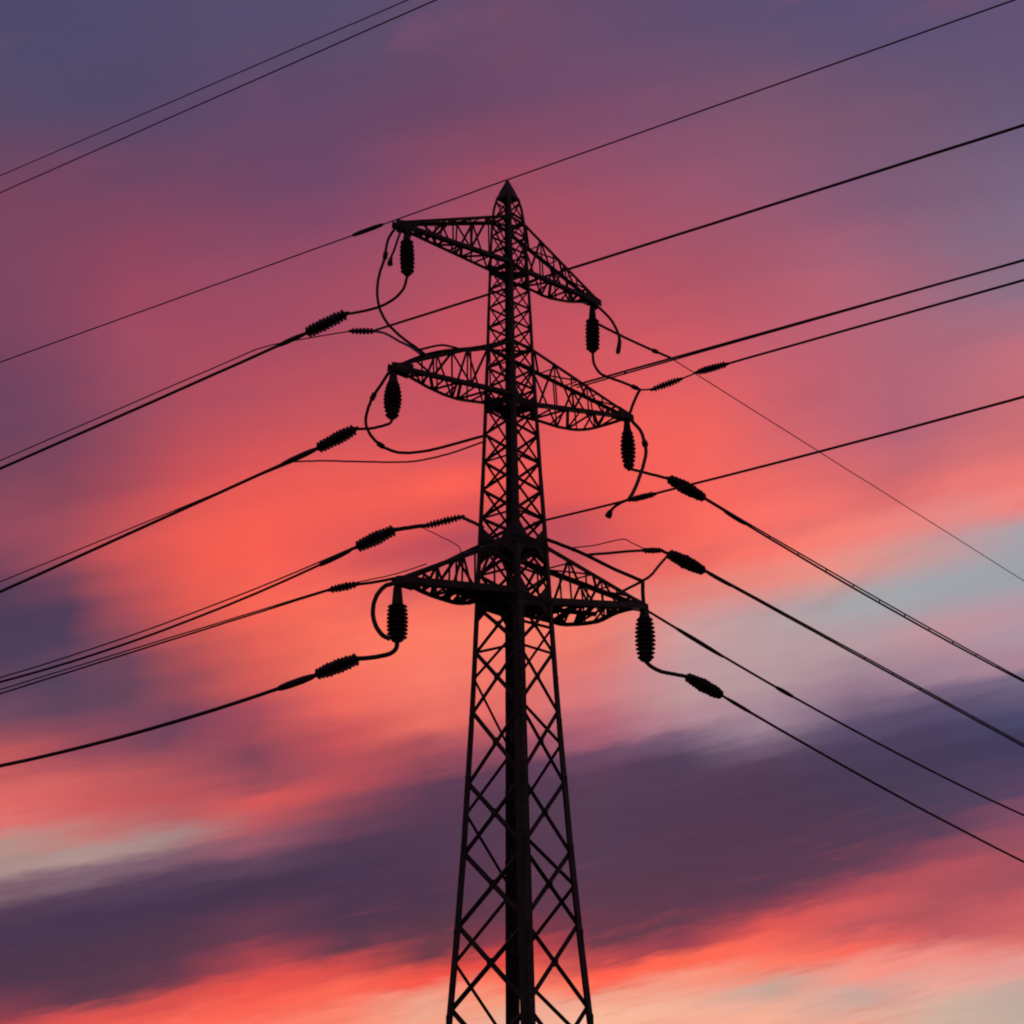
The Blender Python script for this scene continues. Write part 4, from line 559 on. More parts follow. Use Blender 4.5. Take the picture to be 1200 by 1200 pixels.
CABLE = {'TL_tail': [(-3.9, 56.14, 30.93), (-3.93, 56.18, 30.83), (-3.96, 56.21, 30.73), (-3.98, 56.25, 30.63), (-4.02, 56.29, 30.53), (-4.06, 56.32, 30.44),
             (-4.12, 56.36, 30.36), (-4.19, 56.39, 30.29), (-4.26, 56.43, 30.22), (-4.34, 56.47, 30.16), (-4.43, 56.5, 30.1), (-4.53, 56.54, 30.04), (-4.63, 56.58, 30.0),
             (-4.74, 56.62, 29.95), (-4.85, 56.66, 29.91), (-4.98, 56.71, 29.88), (-5.11, 56.75, 29.85), (-5.27, 56.8, 29.83), (-5.42, 56.86, 29.82),
             (-5.58, 56.91, 29.8), (-5.73, 56.96, 29.8), (-5.86, 57.0, 29.79), (-5.99, 57.04, 29.79), (-6.12, 57.09, 29.79), (-6.25, 57.13, 29.8), (-6.38, 57.17, 29.8)],
 'TL_hook': [(-4.12, 55.89, 32.81), (-4.14, 55.89, 32.73), (-4.17, 55.89, 32.66), (-4.19, 55.89, 32.59), (-4.22, 55.89, 32.51), (-4.25, 55.89, 32.43),
             (-4.27, 55.89, 32.35), (-4.3, 55.89, 32.26), (-4.32, 55.89, 32.17), (-4.35, 55.89, 32.08), (-4.37, 55.89, 31.99), (-4.41, 55.89, 31.89),
             (-4.44, 55.89, 31.79), (-4.48, 55.89, 31.69), (-4.51, 55.89, 31.6), (-4.53, 55.89, 31.51), (-4.55, 55.89, 31.44), (-4.56, 55.89, 31.38),
             (-4.56, 55.89, 31.33), (-4.56, 55.89, 31.27), (-4.56, 55.89, 31.22)],
 'TL_loop': [(-4.02, 55.84, 33.08), (-4.09, 55.85, 33.03), (-4.17, 55.87, 32.99), (-4.24, 55.88, 32.94), (-4.31, 55.89, 32.89), (-4.38, 55.91, 32.82),
             (-4.45, 55.93, 32.74), (-4.52, 55.94, 32.64), (-4.58, 55.96, 32.54), (-4.64, 55.98, 32.43), (-4.68, 56.0, 32.31), (-4.71, 56.02, 32.19),
             (-4.73, 56.04, 32.06), (-4.75, 56.05, 31.93), (-4.76, 56.07, 31.79), (-4.78, 56.09, 31.66), (-4.82, 56.11, 31.54), (-4.86, 56.13, 31.42),
             (-4.9, 56.15, 31.3), (-4.95, 56.17, 31.18), (-4.98, 56.19, 31.05), (-5.01, 56.21, 30.92), (-5.04, 56.23, 30.78), (-5.06, 56.25, 30.64), (-5.07, 56.27, 30.5),
             (-5.08, 56.29, 30.37), (-5.08, 56.31, 30.24), (-5.07, 56.33, 30.12), (-5.06, 56.35, 30.0), (-5.04, 56.36, 29.88), (-5.01, 56.38, 29.76),
             (-4.98, 56.4, 29.63), (-4.94, 56.42, 29.51), (-4.88, 56.44, 29.39), (-4.82, 56.46, 29.26), (-4.75, 56.48, 29.15), (-4.67, 56.5, 29.03),
             (-4.57, 56.53, 28.91), (-4.46, 56.55, 28.8), (-4.35, 56.57, 28.69), (-4.23, 56.6, 28.58), (-4.09, 56.63, 28.47), (-3.94, 56.66, 28.35),
             (-3.78, 56.69, 28.24), (-3.63, 56.71, 28.14), (-3.51, 56.74, 28.05), (-3.42, 56.75, 27.98), (-3.35, 56.77, 27.93), (-3.3, 56.78, 27.88),
             (-3.25, 56.79, 27.84), (-3.19, 56.8, 27.79)],
 'L1b_lead': [(-7.3, 68.12, 34.32), (-7.57, 68.25, 34.35), (-7.84, 68.38, 34.37), (-8.1, 68.51, 34.4), (-8.37, 68.65, 34.42), (-8.65, 68.78, 34.44),
              (-8.94, 68.92, 34.46), (-9.24, 69.07, 34.48), (-9.54, 69.22, 34.5), (-9.83, 69.36, 34.52), (-10.1, 69.49, 34.54), (-10.35, 69.61, 34.55),
              (-10.59, 69.72, 34.56), (-10.81, 69.83, 34.58), (-11.02, 69.93, 34.58), (-11.23, 70.03, 34.59), (-11.42, 70.12, 34.59), (-11.59, 70.21, 34.58),
              (-11.76, 70.29, 34.57), (-11.93, 70.37, 34.56), (-12.1, 70.46, 34.56)],
 'TL_cross': [(-6.23, 67.59, 34.05), (-6.08, 67.14, 33.81), (-5.93, 66.69, 33.58), (-5.79, 66.24, 33.34), (-5.64, 65.77, 33.09), (-5.48, 65.27, 32.8),
              (-5.32, 64.71, 32.47), (-5.15, 64.1, 32.11), (-4.98, 63.48, 31.73), (-4.81, 62.86, 31.36), (-4.65, 62.29, 31.01), (-4.51, 61.75, 30.7),
              (-4.37, 61.25, 30.41), (-4.24, 60.76, 30.13), (-4.11, 60.26, 29.84), (-3.98, 59.74, 29.54), (-3.84, 59.2, 29.21), (-3.71, 58.65, 28.88),
              (-3.59, 58.08, 28.54), (-3.46, 57.51, 28.2), (-3.33, 56.95, 27.86)],
 'ML_top': [(-3.49, 56.95, 28.12), (-3.38, 57.04, 28.19), (-3.27, 57.13, 28.26), (-3.16, 57.22, 28.33), (-3.05, 57.31, 28.4), (-2.96, 57.38, 28.46),
            (-2.87, 57.45, 28.51), (-2.79, 57.51, 28.55), (-2.72, 57.57, 28.59), (-2.65, 57.63, 28.62), (-2.57, 57.69, 28.65), (-2.5, 57.74, 28.66), (-2.42, 57.8, 28.67),
            (-2.35, 57.86, 28.68), (-2.27, 57.92, 28.68), (-2.18, 57.99, 28.69), (-2.09, 58.06, 28.69), (-2.0, 58.14, 28.69), (-1.89, 58.22, 28.69), (-1.78, 58.3, 28.7),
            (-1.66, 58.4, 28.72), (-1.52, 58.51, 28.78), (-1.36, 58.63, 28.84), (-1.19, 58.75, 28.92), (-1.02, 58.88, 29.01), (-0.86, 59.0, 29.08)],
 'ML_tail': [(-4.43, 56.05, 24.91), (-4.44, 56.07, 24.89), (-4.44, 56.08, 24.86), (-4.45, 56.1, 24.83), (-4.46, 56.11, 24.8), (-4.48, 56.13, 24.78),
             (-4.51, 56.15, 24.76), (-4.53, 56.16, 24.75), (-4.57, 56.18, 24.73), (-4.61, 56.2, 24.73), (-4.68, 56.23, 24.72), (-4.77, 56.28, 24.71),
             (-4.88, 56.33, 24.7), (-5.0, 56.38, 24.7), (-5.12, 56.44, 24.69), (-5.25, 56.5, 24.7), (-5.37, 56.56, 24.71), (-5.5, 56.61, 24.73), (-5.63, 56.67, 24.75),
             (-5.76, 56.73, 24.77), (-5.89, 56.79, 24.79)],
 'ML_loop': [(-4.51, 55.85, 26.78), (-4.58, 55.94, 26.7), (-4.65, 56.02, 26.63), (-4.72, 56.11, 26.56), (-4.79, 56.19, 26.49), (-4.86, 56.28, 26.41),
             (-4.94, 56.37, 26.34), (-5.03, 56.47, 26.26), (-5.11, 56.56, 26.18), (-5.19, 56.66, 26.1), (-5.25, 56.75, 26.02), (-5.31, 56.83, 25.94),
             (-5.36, 56.92, 25.85), (-5.41, 57.0, 25.77), (-5.45, 57.08, 25.68), (-5.48, 57.16, 25.6), (-5.51, 57.23, 25.53), (-5.53, 57.29, 25.45),
             (-5.54, 57.35, 25.38), (-5.54, 57.42, 25.31), (-5.54, 57.48, 25.24), (-5.51, 57.55, 25.17), (-5.48, 57.62, 25.1), (-5.44, 57.69, 25.02),
             (-5.39, 57.77, 24.95), (-5.33, 57.84, 24.89), (-5.27, 57.91, 24.83), (-5.21, 57.98, 24.78), (-5.13, 58.06, 24.73), (-5.05, 58.13, 24.68),
             (-4.97, 58.21, 24.65), (-4.87, 58.3, 24.61), (-4.76, 58.38, 24.59), (-4.65, 58.47, 24.57), (-4.53, 58.56, 24.56), (-4.4, 58.66, 24.56),
             (-4.28, 58.75, 24.58), (-4.14, 58.85, 24.61), (-4.01, 58.95, 24.64), (-3.86, 59.05, 24.69), (-3.71, 59.16, 24.75), (-3.56, 59.27, 24.81),
             (-3.41, 59.37, 24.87), (-3.25, 59.49, 24.94), (-3.07, 59.62, 25.04), (-2.83, 59.79, 25.16), (-2.55, 59.99, 25.32), (-2.21, 60.23, 25.51),
             (-1.85, 60.49, 25.72), (-1.48, 60.75, 25.93), (-1.13, 61.0, 26.13)],
 'ML_under': [(-10.0, 69.55, 28.44), (-9.69, 69.3, 28.35), (-9.38, 69.04, 28.26), (-9.07, 68.79, 28.16), (-8.75, 68.53, 28.07), (-8.43, 68.26, 27.96),
              (-8.11, 67.99, 27.85), (-7.77, 67.71, 27.73), (-7.44, 67.43, 27.6), (-7.1, 67.13, 27.48), (-6.75, 66.83, 27.35), (-6.38, 66.51, 27.21),
              (-5.99, 66.17, 27.07), (-5.6, 65.83, 26.92), (-5.24, 65.51, 26.79), (-4.93, 65.23, 26.68), (-4.69, 65.01, 26.6), (-4.5, 64.84, 26.53),
              (-4.33, 64.68, 26.48), (-4.16, 64.52, 26.43), (-3.96, 64.33, 26.38), (-3.72, 64.1, 26.33), (-3.46, 63.86, 26.29), (-3.19, 63.6, 26.24),
              (-2.91, 63.33, 26.21), (-2.63, 63.05, 26.17), (-2.35, 62.76, 26.14), (-2.05, 62.45, 26.12), (-1.75, 62.13, 26.1), (-1.44, 61.81, 26.09),
              (-1.14, 61.5, 26.07)],
 'L3_lead': [(-3.42, 61.44, 22.48), (-3.51, 61.48, 22.49), (-3.59, 61.52, 22.5), (-3.67, 61.55, 22.51), (-3.76, 61.59, 22.51), (-3.84, 61.63, 22.52),
             (-3.93, 61.68, 22.52), (-4.03, 61.72, 22.52), (-4.12, 61.76, 22.52), (-4.21, 61.81, 22.52), (-4.3, 61.85, 22.53), (-4.4, 61.89, 22.53),
             (-4.49, 61.94, 22.53), (-4.58, 61.98, 22.53), (-4.67, 62.02, 22.53), (-4.77, 62.06, 22.53)],
 'L3_root': [(-1.14, 59.9, 21.85), (-1.25, 60.01, 21.95), (-1.37, 60.13, 22.06), (-1.48, 60.25, 22.16), (-1.59, 60.36, 22.25), (-1.69, 60.46, 22.33),
             (-1.77, 60.54, 22.4), (-1.84, 60.61, 22.46), (-1.9, 60.67, 22.5), (-1.97, 60.73, 22.55), (-2.03, 60.79, 22.6)],
 'L3_tie': [(-3.63, 61.54, 22.45), (-3.48, 61.37, 22.32), (-3.33, 61.22, 22.19), (-3.18, 61.05, 22.07), (-3.03, 60.89, 21.94), (-2.88, 60.72, 21.8),
            (-2.71, 60.54, 21.65), (-2.52, 60.34, 21.5), (-2.34, 60.14, 21.34), (-2.19, 59.95, 21.18), (-2.07, 59.8, 21.03), (-2.01, 59.67, 20.89), (-1.99, 59.57, 20.76),
            (-1.99, 59.48, 20.64), (-1.99, 59.39, 20.51), (-1.99, 59.3, 20.39)],
 'L4_lead': [(-4.15, 56.25, 18.74), (-4.32, 56.34, 18.74), (-4.5, 56.43, 18.74), (-4.68, 56.53, 18.73), (-4.85, 56.61, 18.73), (-5.02, 56.7, 18.73),
             (-5.18, 56.78, 18.73), (-5.33, 56.86, 18.74), (-5.48, 56.93, 18.74), (-5.63, 57.01, 18.75), (-5.77, 57.08, 18.76)],
 'L4_thin': [(-3.17, 57.05, 19.5), (-3.42, 57.08, 19.43), (-3.66, 57.1, 19.35), (-3.91, 57.13, 19.28), (-4.15, 57.15, 19.21), (-4.37, 57.17, 19.16),
             (-4.59, 57.19, 19.11), (-4.8, 57.22, 19.07), (-5.0, 57.23, 19.04), (-5.19, 57.25, 19.01), (-5.39, 57.27, 18.97), (-5.58, 57.29, 18.94),
             (-5.77, 57.31, 18.91), (-5.96, 57.33, 18.88), (-6.15, 57.35, 18.85), (-6.34, 57.37, 18.82)],
 'BL_loop': [(-4.22, 55.95, 18.46), (-4.3, 55.95, 18.44), (-4.38, 55.95, 18.42), (-4.46, 55.95, 18.4), (-4.54, 55.95, 18.38), (-4.61, 55.95, 18.34),
             (-4.68, 55.95, 18.28), (-4.75, 55.95, 18.21), (-4.81, 55.95, 18.13), (-4.87, 55.95, 18.05), (-4.92, 55.95, 17.96), (-4.95, 55.95, 17.87),
             (-4.98, 55.95, 17.78), (-5.01, 55.95, 17.68), (-5.02, 55.95, 17.58), (-5.03, 55.95, 17.48), (-5.03, 55.95, 17.38), (-5.03, 55.95, 17.28),
             (-5.01, 55.95, 17.17), (-4.99, 55.95, 17.07), (-4.96, 55.95, 16.98), (-4.93, 55.95, 16.89), (-4.88, 55.95, 16.79), (-4.83, 55.95, 16.71),
             (-4.77, 55.95, 16.63), (-4.72, 55.95, 16.56), (-4.66, 55.95, 16.51), (-4.6, 55.95, 16.47), (-4.53, 55.95, 16.44), (-4.47, 55.95, 16.41),
             (-4.41, 55.95, 16.37)],
 'BL_tail': [(-4.17, 56.25, 16.35), (-4.18, 56.27, 16.31), (-4.18, 56.29, 16.26), (-4.19, 56.31, 16.21), (-4.2, 56.33, 16.17), (-4.22, 56.35, 16.13),
             (-4.25, 56.37, 16.09), (-4.28, 56.39, 16.06), (-4.32, 56.41, 16.03), (-4.38, 56.44, 16.0), (-4.44, 56.47, 15.97), (-4.53, 56.5, 15.95),
             (-4.63, 56.55, 15.94), (-4.74, 56.59, 15.93), (-4.86, 56.64, 15.92), (-4.98, 56.69, 15.91), (-5.11, 56.74, 15.91), (-5.24, 56.79, 15.91),
             (-5.38, 56.84, 15.91), (-5.51, 56.9, 15.92), (-5.65, 56.95, 15.92)],
 'TR_loop': [(3.74, 63.17, 33.03), (3.85, 63.17, 32.92), (3.95, 63.17, 32.82), (4.05, 63.17, 32.71), (4.15, 63.17, 32.6), (4.24, 63.17, 32.49), (4.32, 63.17, 32.39),
             (4.39, 63.17, 32.28), (4.45, 63.17, 32.18), (4.5, 63.17, 32.07), (4.55, 63.17, 31.96), (4.6, 63.17, 31.84), (4.64, 63.17, 31.72), (4.68, 63.17, 31.6),
             (4.7, 63.17, 31.48), (4.71, 63.17, 31.35), (4.71, 63.17, 31.23), (4.69, 63.17, 31.1), (4.67, 63.17, 30.97), (4.64, 63.17, 30.84), (4.62, 63.17, 30.71)],
 'TR_lead': [(3.76, 63.37, 32.23), (3.97, 63.62, 32.25), (4.17, 63.88, 32.26), (4.37, 64.13, 32.28), (4.58, 64.39, 32.29), (4.8, 64.66, 32.31), (5.03, 64.95, 32.32),
             (5.27, 65.24, 32.34), (5.52, 65.54, 32.36), (5.78, 65.85, 32.38), (6.03, 66.14, 32.4), (6.28, 66.44, 32.42), (6.54, 66.73, 32.44), (6.8, 67.02, 32.46),
             (7.05, 67.31, 32.48), (7.31, 67.6, 32.51)],
 'TR_tail': [(3.56, 63.37, 30.9), (3.56, 63.41, 30.81), (3.57, 63.45, 30.71), (3.57, 63.49, 30.62), (3.58, 63.54, 30.52), (3.61, 63.58, 30.44), (3.64, 63.62, 30.36),
             (3.69, 63.66, 30.28), (3.74, 63.7, 30.2), (3.8, 63.74, 30.14), (3.86, 63.77, 30.08), (3.92, 63.8, 30.04), (3.98, 63.83, 30.01), (4.05, 63.86, 29.99),
             (4.13, 63.9, 29.97), (4.23, 63.94, 29.95), (4.35, 63.99, 29.92), (4.49, 64.05, 29.89), (4.64, 64.11, 29.86), (4.8, 64.18, 29.83), (4.94, 64.24, 29.79),
             (5.08, 64.3, 29.76), (5.21, 64.36, 29.72), (5.35, 64.42, 29.68), (5.48, 64.47, 29.64), (5.62, 64.53, 29.61)],
 'MR_post': [(5.62, 64.53, 29.59), (5.58, 64.53, 29.53), (5.55, 64.53, 29.49), (5.52, 64.53, 29.43), (5.49, 64.53, 29.38), (5.46, 64.53, 29.31), (5.42, 64.53, 29.23),
             (5.38, 64.53, 29.13), (5.33, 64.53, 29.03), (5.29, 64.53, 28.93), (5.25, 64.53, 28.83), (5.22, 64.53, 28.74), (5.19, 64.53, 28.64), (5.15, 64.53, 28.55),
             (5.12, 64.53, 28.45), (5.09, 64.53, 28.36)],
 'R3_lead': [(5.62, 64.53, 29.59), (5.67, 64.45, 29.56), (5.72, 64.37, 29.53), (5.77, 64.3, 29.49), (5.82, 64.22, 29.46), (5.88, 64.14, 29.43), (5.93, 64.06, 29.4),
             (5.98, 63.98, 29.37), (6.03, 63.9, 29.34), (6.08, 63.82, 29.31), (6.13, 63.74, 29.28)],
 'R3_mid': [(7.16, 63.0, 29.37), (7.23, 62.95, 29.37), (7.29, 62.9, 29.38), (7.36, 62.85, 29.39), (7.43, 62.8, 29.4), (7.5, 62.75, 29.41), (7.58, 62.7, 29.42),
            (7.66, 62.64, 29.43), (7.74, 62.58, 29.44), (7.82, 62.52, 29.45), (7.91, 62.46, 29.47)],
 'MR_tail': [(5.0, 64.53, 25.97), (5.08, 64.61, 25.97), (5.16, 64.69, 25.98), (5.24, 64.76, 25.98), (5.33, 64.85, 25.99), (5.43, 64.94, 26.0), (5.54, 65.05, 26.01),
             (5.66, 65.16, 26.02), (5.79, 65.28, 26.03), (5.92, 65.41, 26.04), (6.06, 65.54, 26.05), (6.2, 65.67, 26.07), (6.36, 65.81, 26.08), (6.51, 65.96, 26.09),
             (6.67, 66.1, 26.1), (6.82, 66.24, 26.11)],
 'MR_loop': [(5.14, 64.33, 28.12), (5.21, 64.17, 27.96), (5.28, 64.01, 27.79), (5.34, 63.84, 27.63), (5.41, 63.68, 27.47), (5.46, 63.53, 27.31), (5.49, 63.39, 27.16),
             (5.52, 63.25, 27.0), (5.53, 63.11, 26.84), (5.54, 62.98, 26.69), (5.55, 62.85, 26.54), (5.56, 62.72, 26.39), (5.57, 62.59, 26.24), (5.57, 62.47, 26.09),
             (5.56, 62.34, 25.94), (5.55, 62.2, 25.79), (5.52, 62.06, 25.63), (5.49, 61.91, 25.46), (5.44, 61.76, 25.28), (5.4, 61.61, 25.11), (5.35, 61.45, 24.94),
             (5.31, 61.3, 24.77), (5.26, 61.15, 24.61), (5.2, 60.99, 24.44), (5.15, 60.83, 24.27), (5.09, 60.68, 24.1), (5.04, 60.52, 23.93), (4.98, 60.35, 23.76),
             (4.92, 60.19, 23.59), (4.86, 60.03, 23.42), (4.8, 59.88, 23.28), (4.75, 59.76, 23.15), (4.7, 59.64, 23.03), (4.65, 59.53, 22.93), (4.6, 59.42, 22.83),
             (4.55, 59.31, 22.72)],
 'MR_stub': [(4.64, 59.21, 22.72), (4.56, 59.21, 22.69), (4.48, 59.21, 22.65), (4.39, 59.21, 22.62), (4.31, 59.21, 22.59), (4.24, 59.21, 22.55), (4.16, 59.21, 22.51),
             (4.09, 59.21, 22.46), (4.02, 59.21, 22.42), (3.96, 59.21, 22.37), (3.9, 59.21, 22.31), (3.85, 59.21, 22.25), (3.8, 59.21, 22.18), (3.77, 59.21, 22.11),
             (3.73, 59.21, 22.03), (3.69, 59.21, 21.96)],
 'D2_lead': [(3.13, 63.6, 21.85), (3.32, 63.79, 21.92), (3.51, 63.98, 22.0), (3.7, 64.18, 22.07), (3.89, 64.37, 22.14), (4.07, 64.55, 22.21), (4.26, 64.74, 22.29),
             (4.44, 64.92, 22.36), (4.63, 65.1, 22.43), (4.8, 65.27, 22.5), (4.96, 65.43, 22.56), (5.11, 65.57, 22.61), (5.25, 65.7, 22.66), (5.38, 65.83, 22.7),
             (5.5, 65.95, 22.75), (5.63, 66.08, 22.79)],
 'D2_thin': [(2.43, 63.3, 22.06), (2.62, 63.46, 22.13), (2.81, 63.61, 22.19), (3.01, 63.76, 22.26), (3.21, 63.92, 22.33), (3.42, 64.09, 22.41), (3.66, 64.28, 22.52),
             (3.92, 64.48, 22.65), (4.19, 64.69, 22.78), (4.43, 64.88, 22.89), (4.63, 65.04, 22.97), (4.77, 65.16, 23.0), (4.87, 65.24, 22.99), (4.95, 65.3, 22.96),
             (5.03, 65.37, 22.93), (5.12, 65.45, 22.9), (5.23, 65.54, 22.88), (5.35, 65.63, 22.86), (5.46, 65.73, 22.83), (5.58, 65.83, 22.81), (5.7, 65.93, 22.78)],
 'D2_mid': [(6.4, 66.81, 23.02), (6.44, 66.85, 23.02), (6.48, 66.89, 23.01), (6.52, 66.93, 23.01), (6.56, 66.97, 23.0), (6.6, 67.0, 23.0), (6.63, 67.04, 22.99),
            (6.66, 67.07, 22.99), (6.7, 67.1, 22.98), (6.73, 67.13, 22.98), (6.76, 67.16, 22.97)],
 'BR_stay': [(1.28, 61.5, 21.89), (1.52, 61.7, 21.85), (1.78, 61.9, 21.82), (2.03, 62.11, 21.78), (2.26, 62.3, 21.75), (2.46, 62.46, 21.71), (2.62, 62.58, 21.69),
             (2.74, 62.68, 21.66), (2.84, 62.76, 21.64), (2.95, 62.86, 21.62), (3.1, 62.98, 21.58), (3.29, 63.13, 21.53), (3.5, 63.3, 21.47), (3.72, 63.49, 21.41),
             (3.95, 63.67, 21.35), (4.18, 63.86, 21.29), (4.42, 64.05, 21.24), (4.66, 64.23, 21.19), (4.91, 64.42, 21.14), (5.15, 64.62, 21.09), (5.4, 64.8, 21.04)],
 'BR_cross': [(4.09, 64.1, 20.19), (4.21, 64.17, 20.28), (4.34, 64.24, 20.36), (4.46, 64.31, 20.44), (4.59, 64.38, 20.53), (4.72, 64.45, 20.61), (4.85, 64.52, 20.7),
              (4.99, 64.59, 20.78), (5.13, 64.66, 20.87), (5.26, 64.73, 20.96), (5.4, 64.8, 21.04)],
 'BR_riser': [(5.4, 64.8, 21.04), (5.48, 64.93, 21.13), (5.57, 65.06, 21.22), (5.66, 65.19, 21.3), (5.74, 65.32, 21.39), (5.82, 65.46, 21.5), (5.91, 65.61, 21.61),
              (5.98, 65.75, 21.73), (6.06, 65.9, 21.86), (6.15, 66.06, 22.0), (6.24, 66.23, 22.14), (6.34, 66.41, 22.3), (6.45, 66.6, 22.46), (6.57, 66.8, 22.63),
              (6.68, 67.0, 22.8), (6.8, 67.2, 22.96)],
 'BR_post': [(5.4, 64.8, 21.04), (5.4, 64.8, 20.92), (5.4, 64.8, 20.81), (5.39, 64.8, 20.69), (5.39, 64.8, 20.57), (5.39, 64.8, 20.45), (5.39, 64.8, 20.33),
             (5.4, 64.8, 20.21), (5.4, 64.8, 20.1), (5.4, 64.8, 19.98), (5.4, 64.8, 19.86)],
 'BR_tail': [(5.4, 64.8, 17.61), (5.44, 64.86, 17.58), (5.48, 64.92, 17.55), (5.52, 64.98, 17.52), (5.57, 65.04, 17.49), (5.63, 65.11, 17.47), (5.7, 65.2, 17.44),
             (5.79, 65.29, 17.42), (5.88, 65.39, 17.39), (5.98, 65.49, 17.38), (6.08, 65.6, 17.36), (6.19, 65.7, 17.36), (6.31, 65.81, 17.36), (6.43, 65.93, 17.37),
             (6.55, 66.04, 17.37), (6.66, 66.15, 17.38), (6.78, 66.26, 17.38), (6.9, 66.37, 17.38), (7.02, 66.48, 17.39), (7.14, 66.59, 17.39), (7.25, 66.71, 17.39)]}

# ------------------------------------------------------------------ the pylon
AXX, AXY = 0.017, 60.0
DIRS = (6.5, 96.5, 186.5, 276.5)                              # right, far, left and near leg
def half(z):
    P = LEG_PROFILE
    for (za, ra), (zb, rb) in zip(P, P[1:]):
        if za >= z >= zb: return ra+(rb-ra)*(za-z)/(za-zb)
    return P[0][1] if z > P[0][0] else P[-1][1]
def on_leg(i, z):
    t = math.radians(DIRS[i % 4]); r = half(z)
    return Vector((AXX+r*math.cos(t), AXY+r*math.sin(t), z))
pylon = thing('lattice_pylon', 'tall dark steel lattice pylon with three pairs of cross arms and a pointed peak', 'pylon', (AXX, AXY, 0))
def gauge(z): return .062+.085*max(0, min(1, (32-z)/24))
for i in range(4):
    bm = bmesh.new(); t = math.radians(DIRS[i]); o = Vector((math.cos(t), math.sin(t), 0))
    zs = sorted({p[0] for p in LEG_PROFILE[2:]} | {p for p in PANEL_HEIGHTS[1::4]}, reverse=True)
    for za, zb in zip(zs, zs[1:]):
        wd = (.115+.17*max(0, min(1, (34-zb)/28)))*(1.3 if i % 2 and zb < 19 else 1)
        angle_bar(bm, on_leg(i, za), on_leg(i, zb), wd, .03, o)
        if .5 < zb < 17:                                   # splice plates at the joints
            p = on_leg(i, zb)+o*wd*.36
            bmesh.ops.create_cube(bm, size=1, matrix=Matrix.Translation(p-o*wd*.3) @ Matrix.Rotation(t, 4, 'Z') @ Matrix.Diagonal((wd*.5, wd*.5, wd*2.2, 1)))
    obj('leg', bm, STEEL, pylon)
    bm = bmesh.new(); b = on_leg(i, 0)
    lathe(bm, b+Vector((0, 0, -.6)), b+Vector((0, 0, .28)), [(0, .55), (.85, .5), (.95, .46), (1, .4)], 20)
    obj('footing', bm, CONCRETE, pylon)
# bracing: one lattice for each face and each storey of the shaft
CUT = [0, 8, 12, 18, len(PANEL_HEIGHTS)-1]
for f in range(4):
    mid = math.radians(DIRS[f]+45); nrm = Vector((math.cos(mid), math.sin(mid), 0))
    for a, b in zip(CUT, CUT[1:]):
        bm = bmesh.new()
        hs = PANEL_HEIGHTS[a:b+1]
        rear = f in (0, 1) and hs[0] < 19
        if rear: hs = [hs[0]]+[p*.55+q*.45 for p, q in zip(hs, hs[1:])]+[hs[-1]]   # the rear faces are panelled off the front ones
        for k, (zt, zb) in enumerate(zip(hs, hs[1:])):
            g_ = gauge((zt+zb)/2)*(.75 if rear else 1)
            for p, q, off in (((on_leg(f, zt), on_leg(f+1, zb), 0),) if rear and k % 2 else ((on_leg(f+1, zt), on_leg(f, zb), 0),) if rear else ((on_leg(f, zt), on_leg(f+1, zb), .0), (on_leg(f+1, zt), on_leg(f, zb), -.05))):
                angle_bar(bm, p+nrm*off, q+nrm*off, g_, .014, nrm)
            if zt > 18.5 and k % 2 == 0 and f > 1:        # light horizontals in the slim upper shaft
                angle_bar(bm, on_leg(f, zb)-nrm*.03, on_leg(f+1, zb)-nrm*.03, g_*.7, .012, nrm)
            if not rear and zt < 19:                      # bolted plate where the diagonals cross
                c = (on_leg(f, zt)+on_leg(f+1, zb)+on_leg(f+1, zt)+on_leg(f, zb))/4; w0 = half(zt)/(half(zt)+half(zb)); c.z = zt+(zb-zt)*w0
                bmesh.ops.create_cube(bm, size=1, matrix=Matrix.Translation(c-nrm*.02) @ Matrix.Rotation(mid, 4, 'Z') @ Matrix.Diagonal((.03, g_*1.9, g_*2.2, 1)))
        obj('lattice_bracing', bm, STEEL, pylon)
# pointed cap of sheet steel
bm = bmesh.new()
lv = [(37.38, .02), (37.12, .15), (36.86, .29), (36.6, .41), (36.42, .48), (36.38, .48)]
rings = [[bm.verts.new((AXX+r*math.cos(math.radians(d)), AXY+r*math.sin(math.radians(d)), z)) for d in DIRS] for z, r in lv]
for a, b in zip(rings, rings[1:]):
    for k in range(4): bm.faces.new((a[k], a[(k+1) % 4], b[(k+1) % 4], b[k]))
bm.faces.new(rings[0]); bm.faces.new(rings[-1][::-1])
obj('peak_cap', bm, STEEL, pylon)
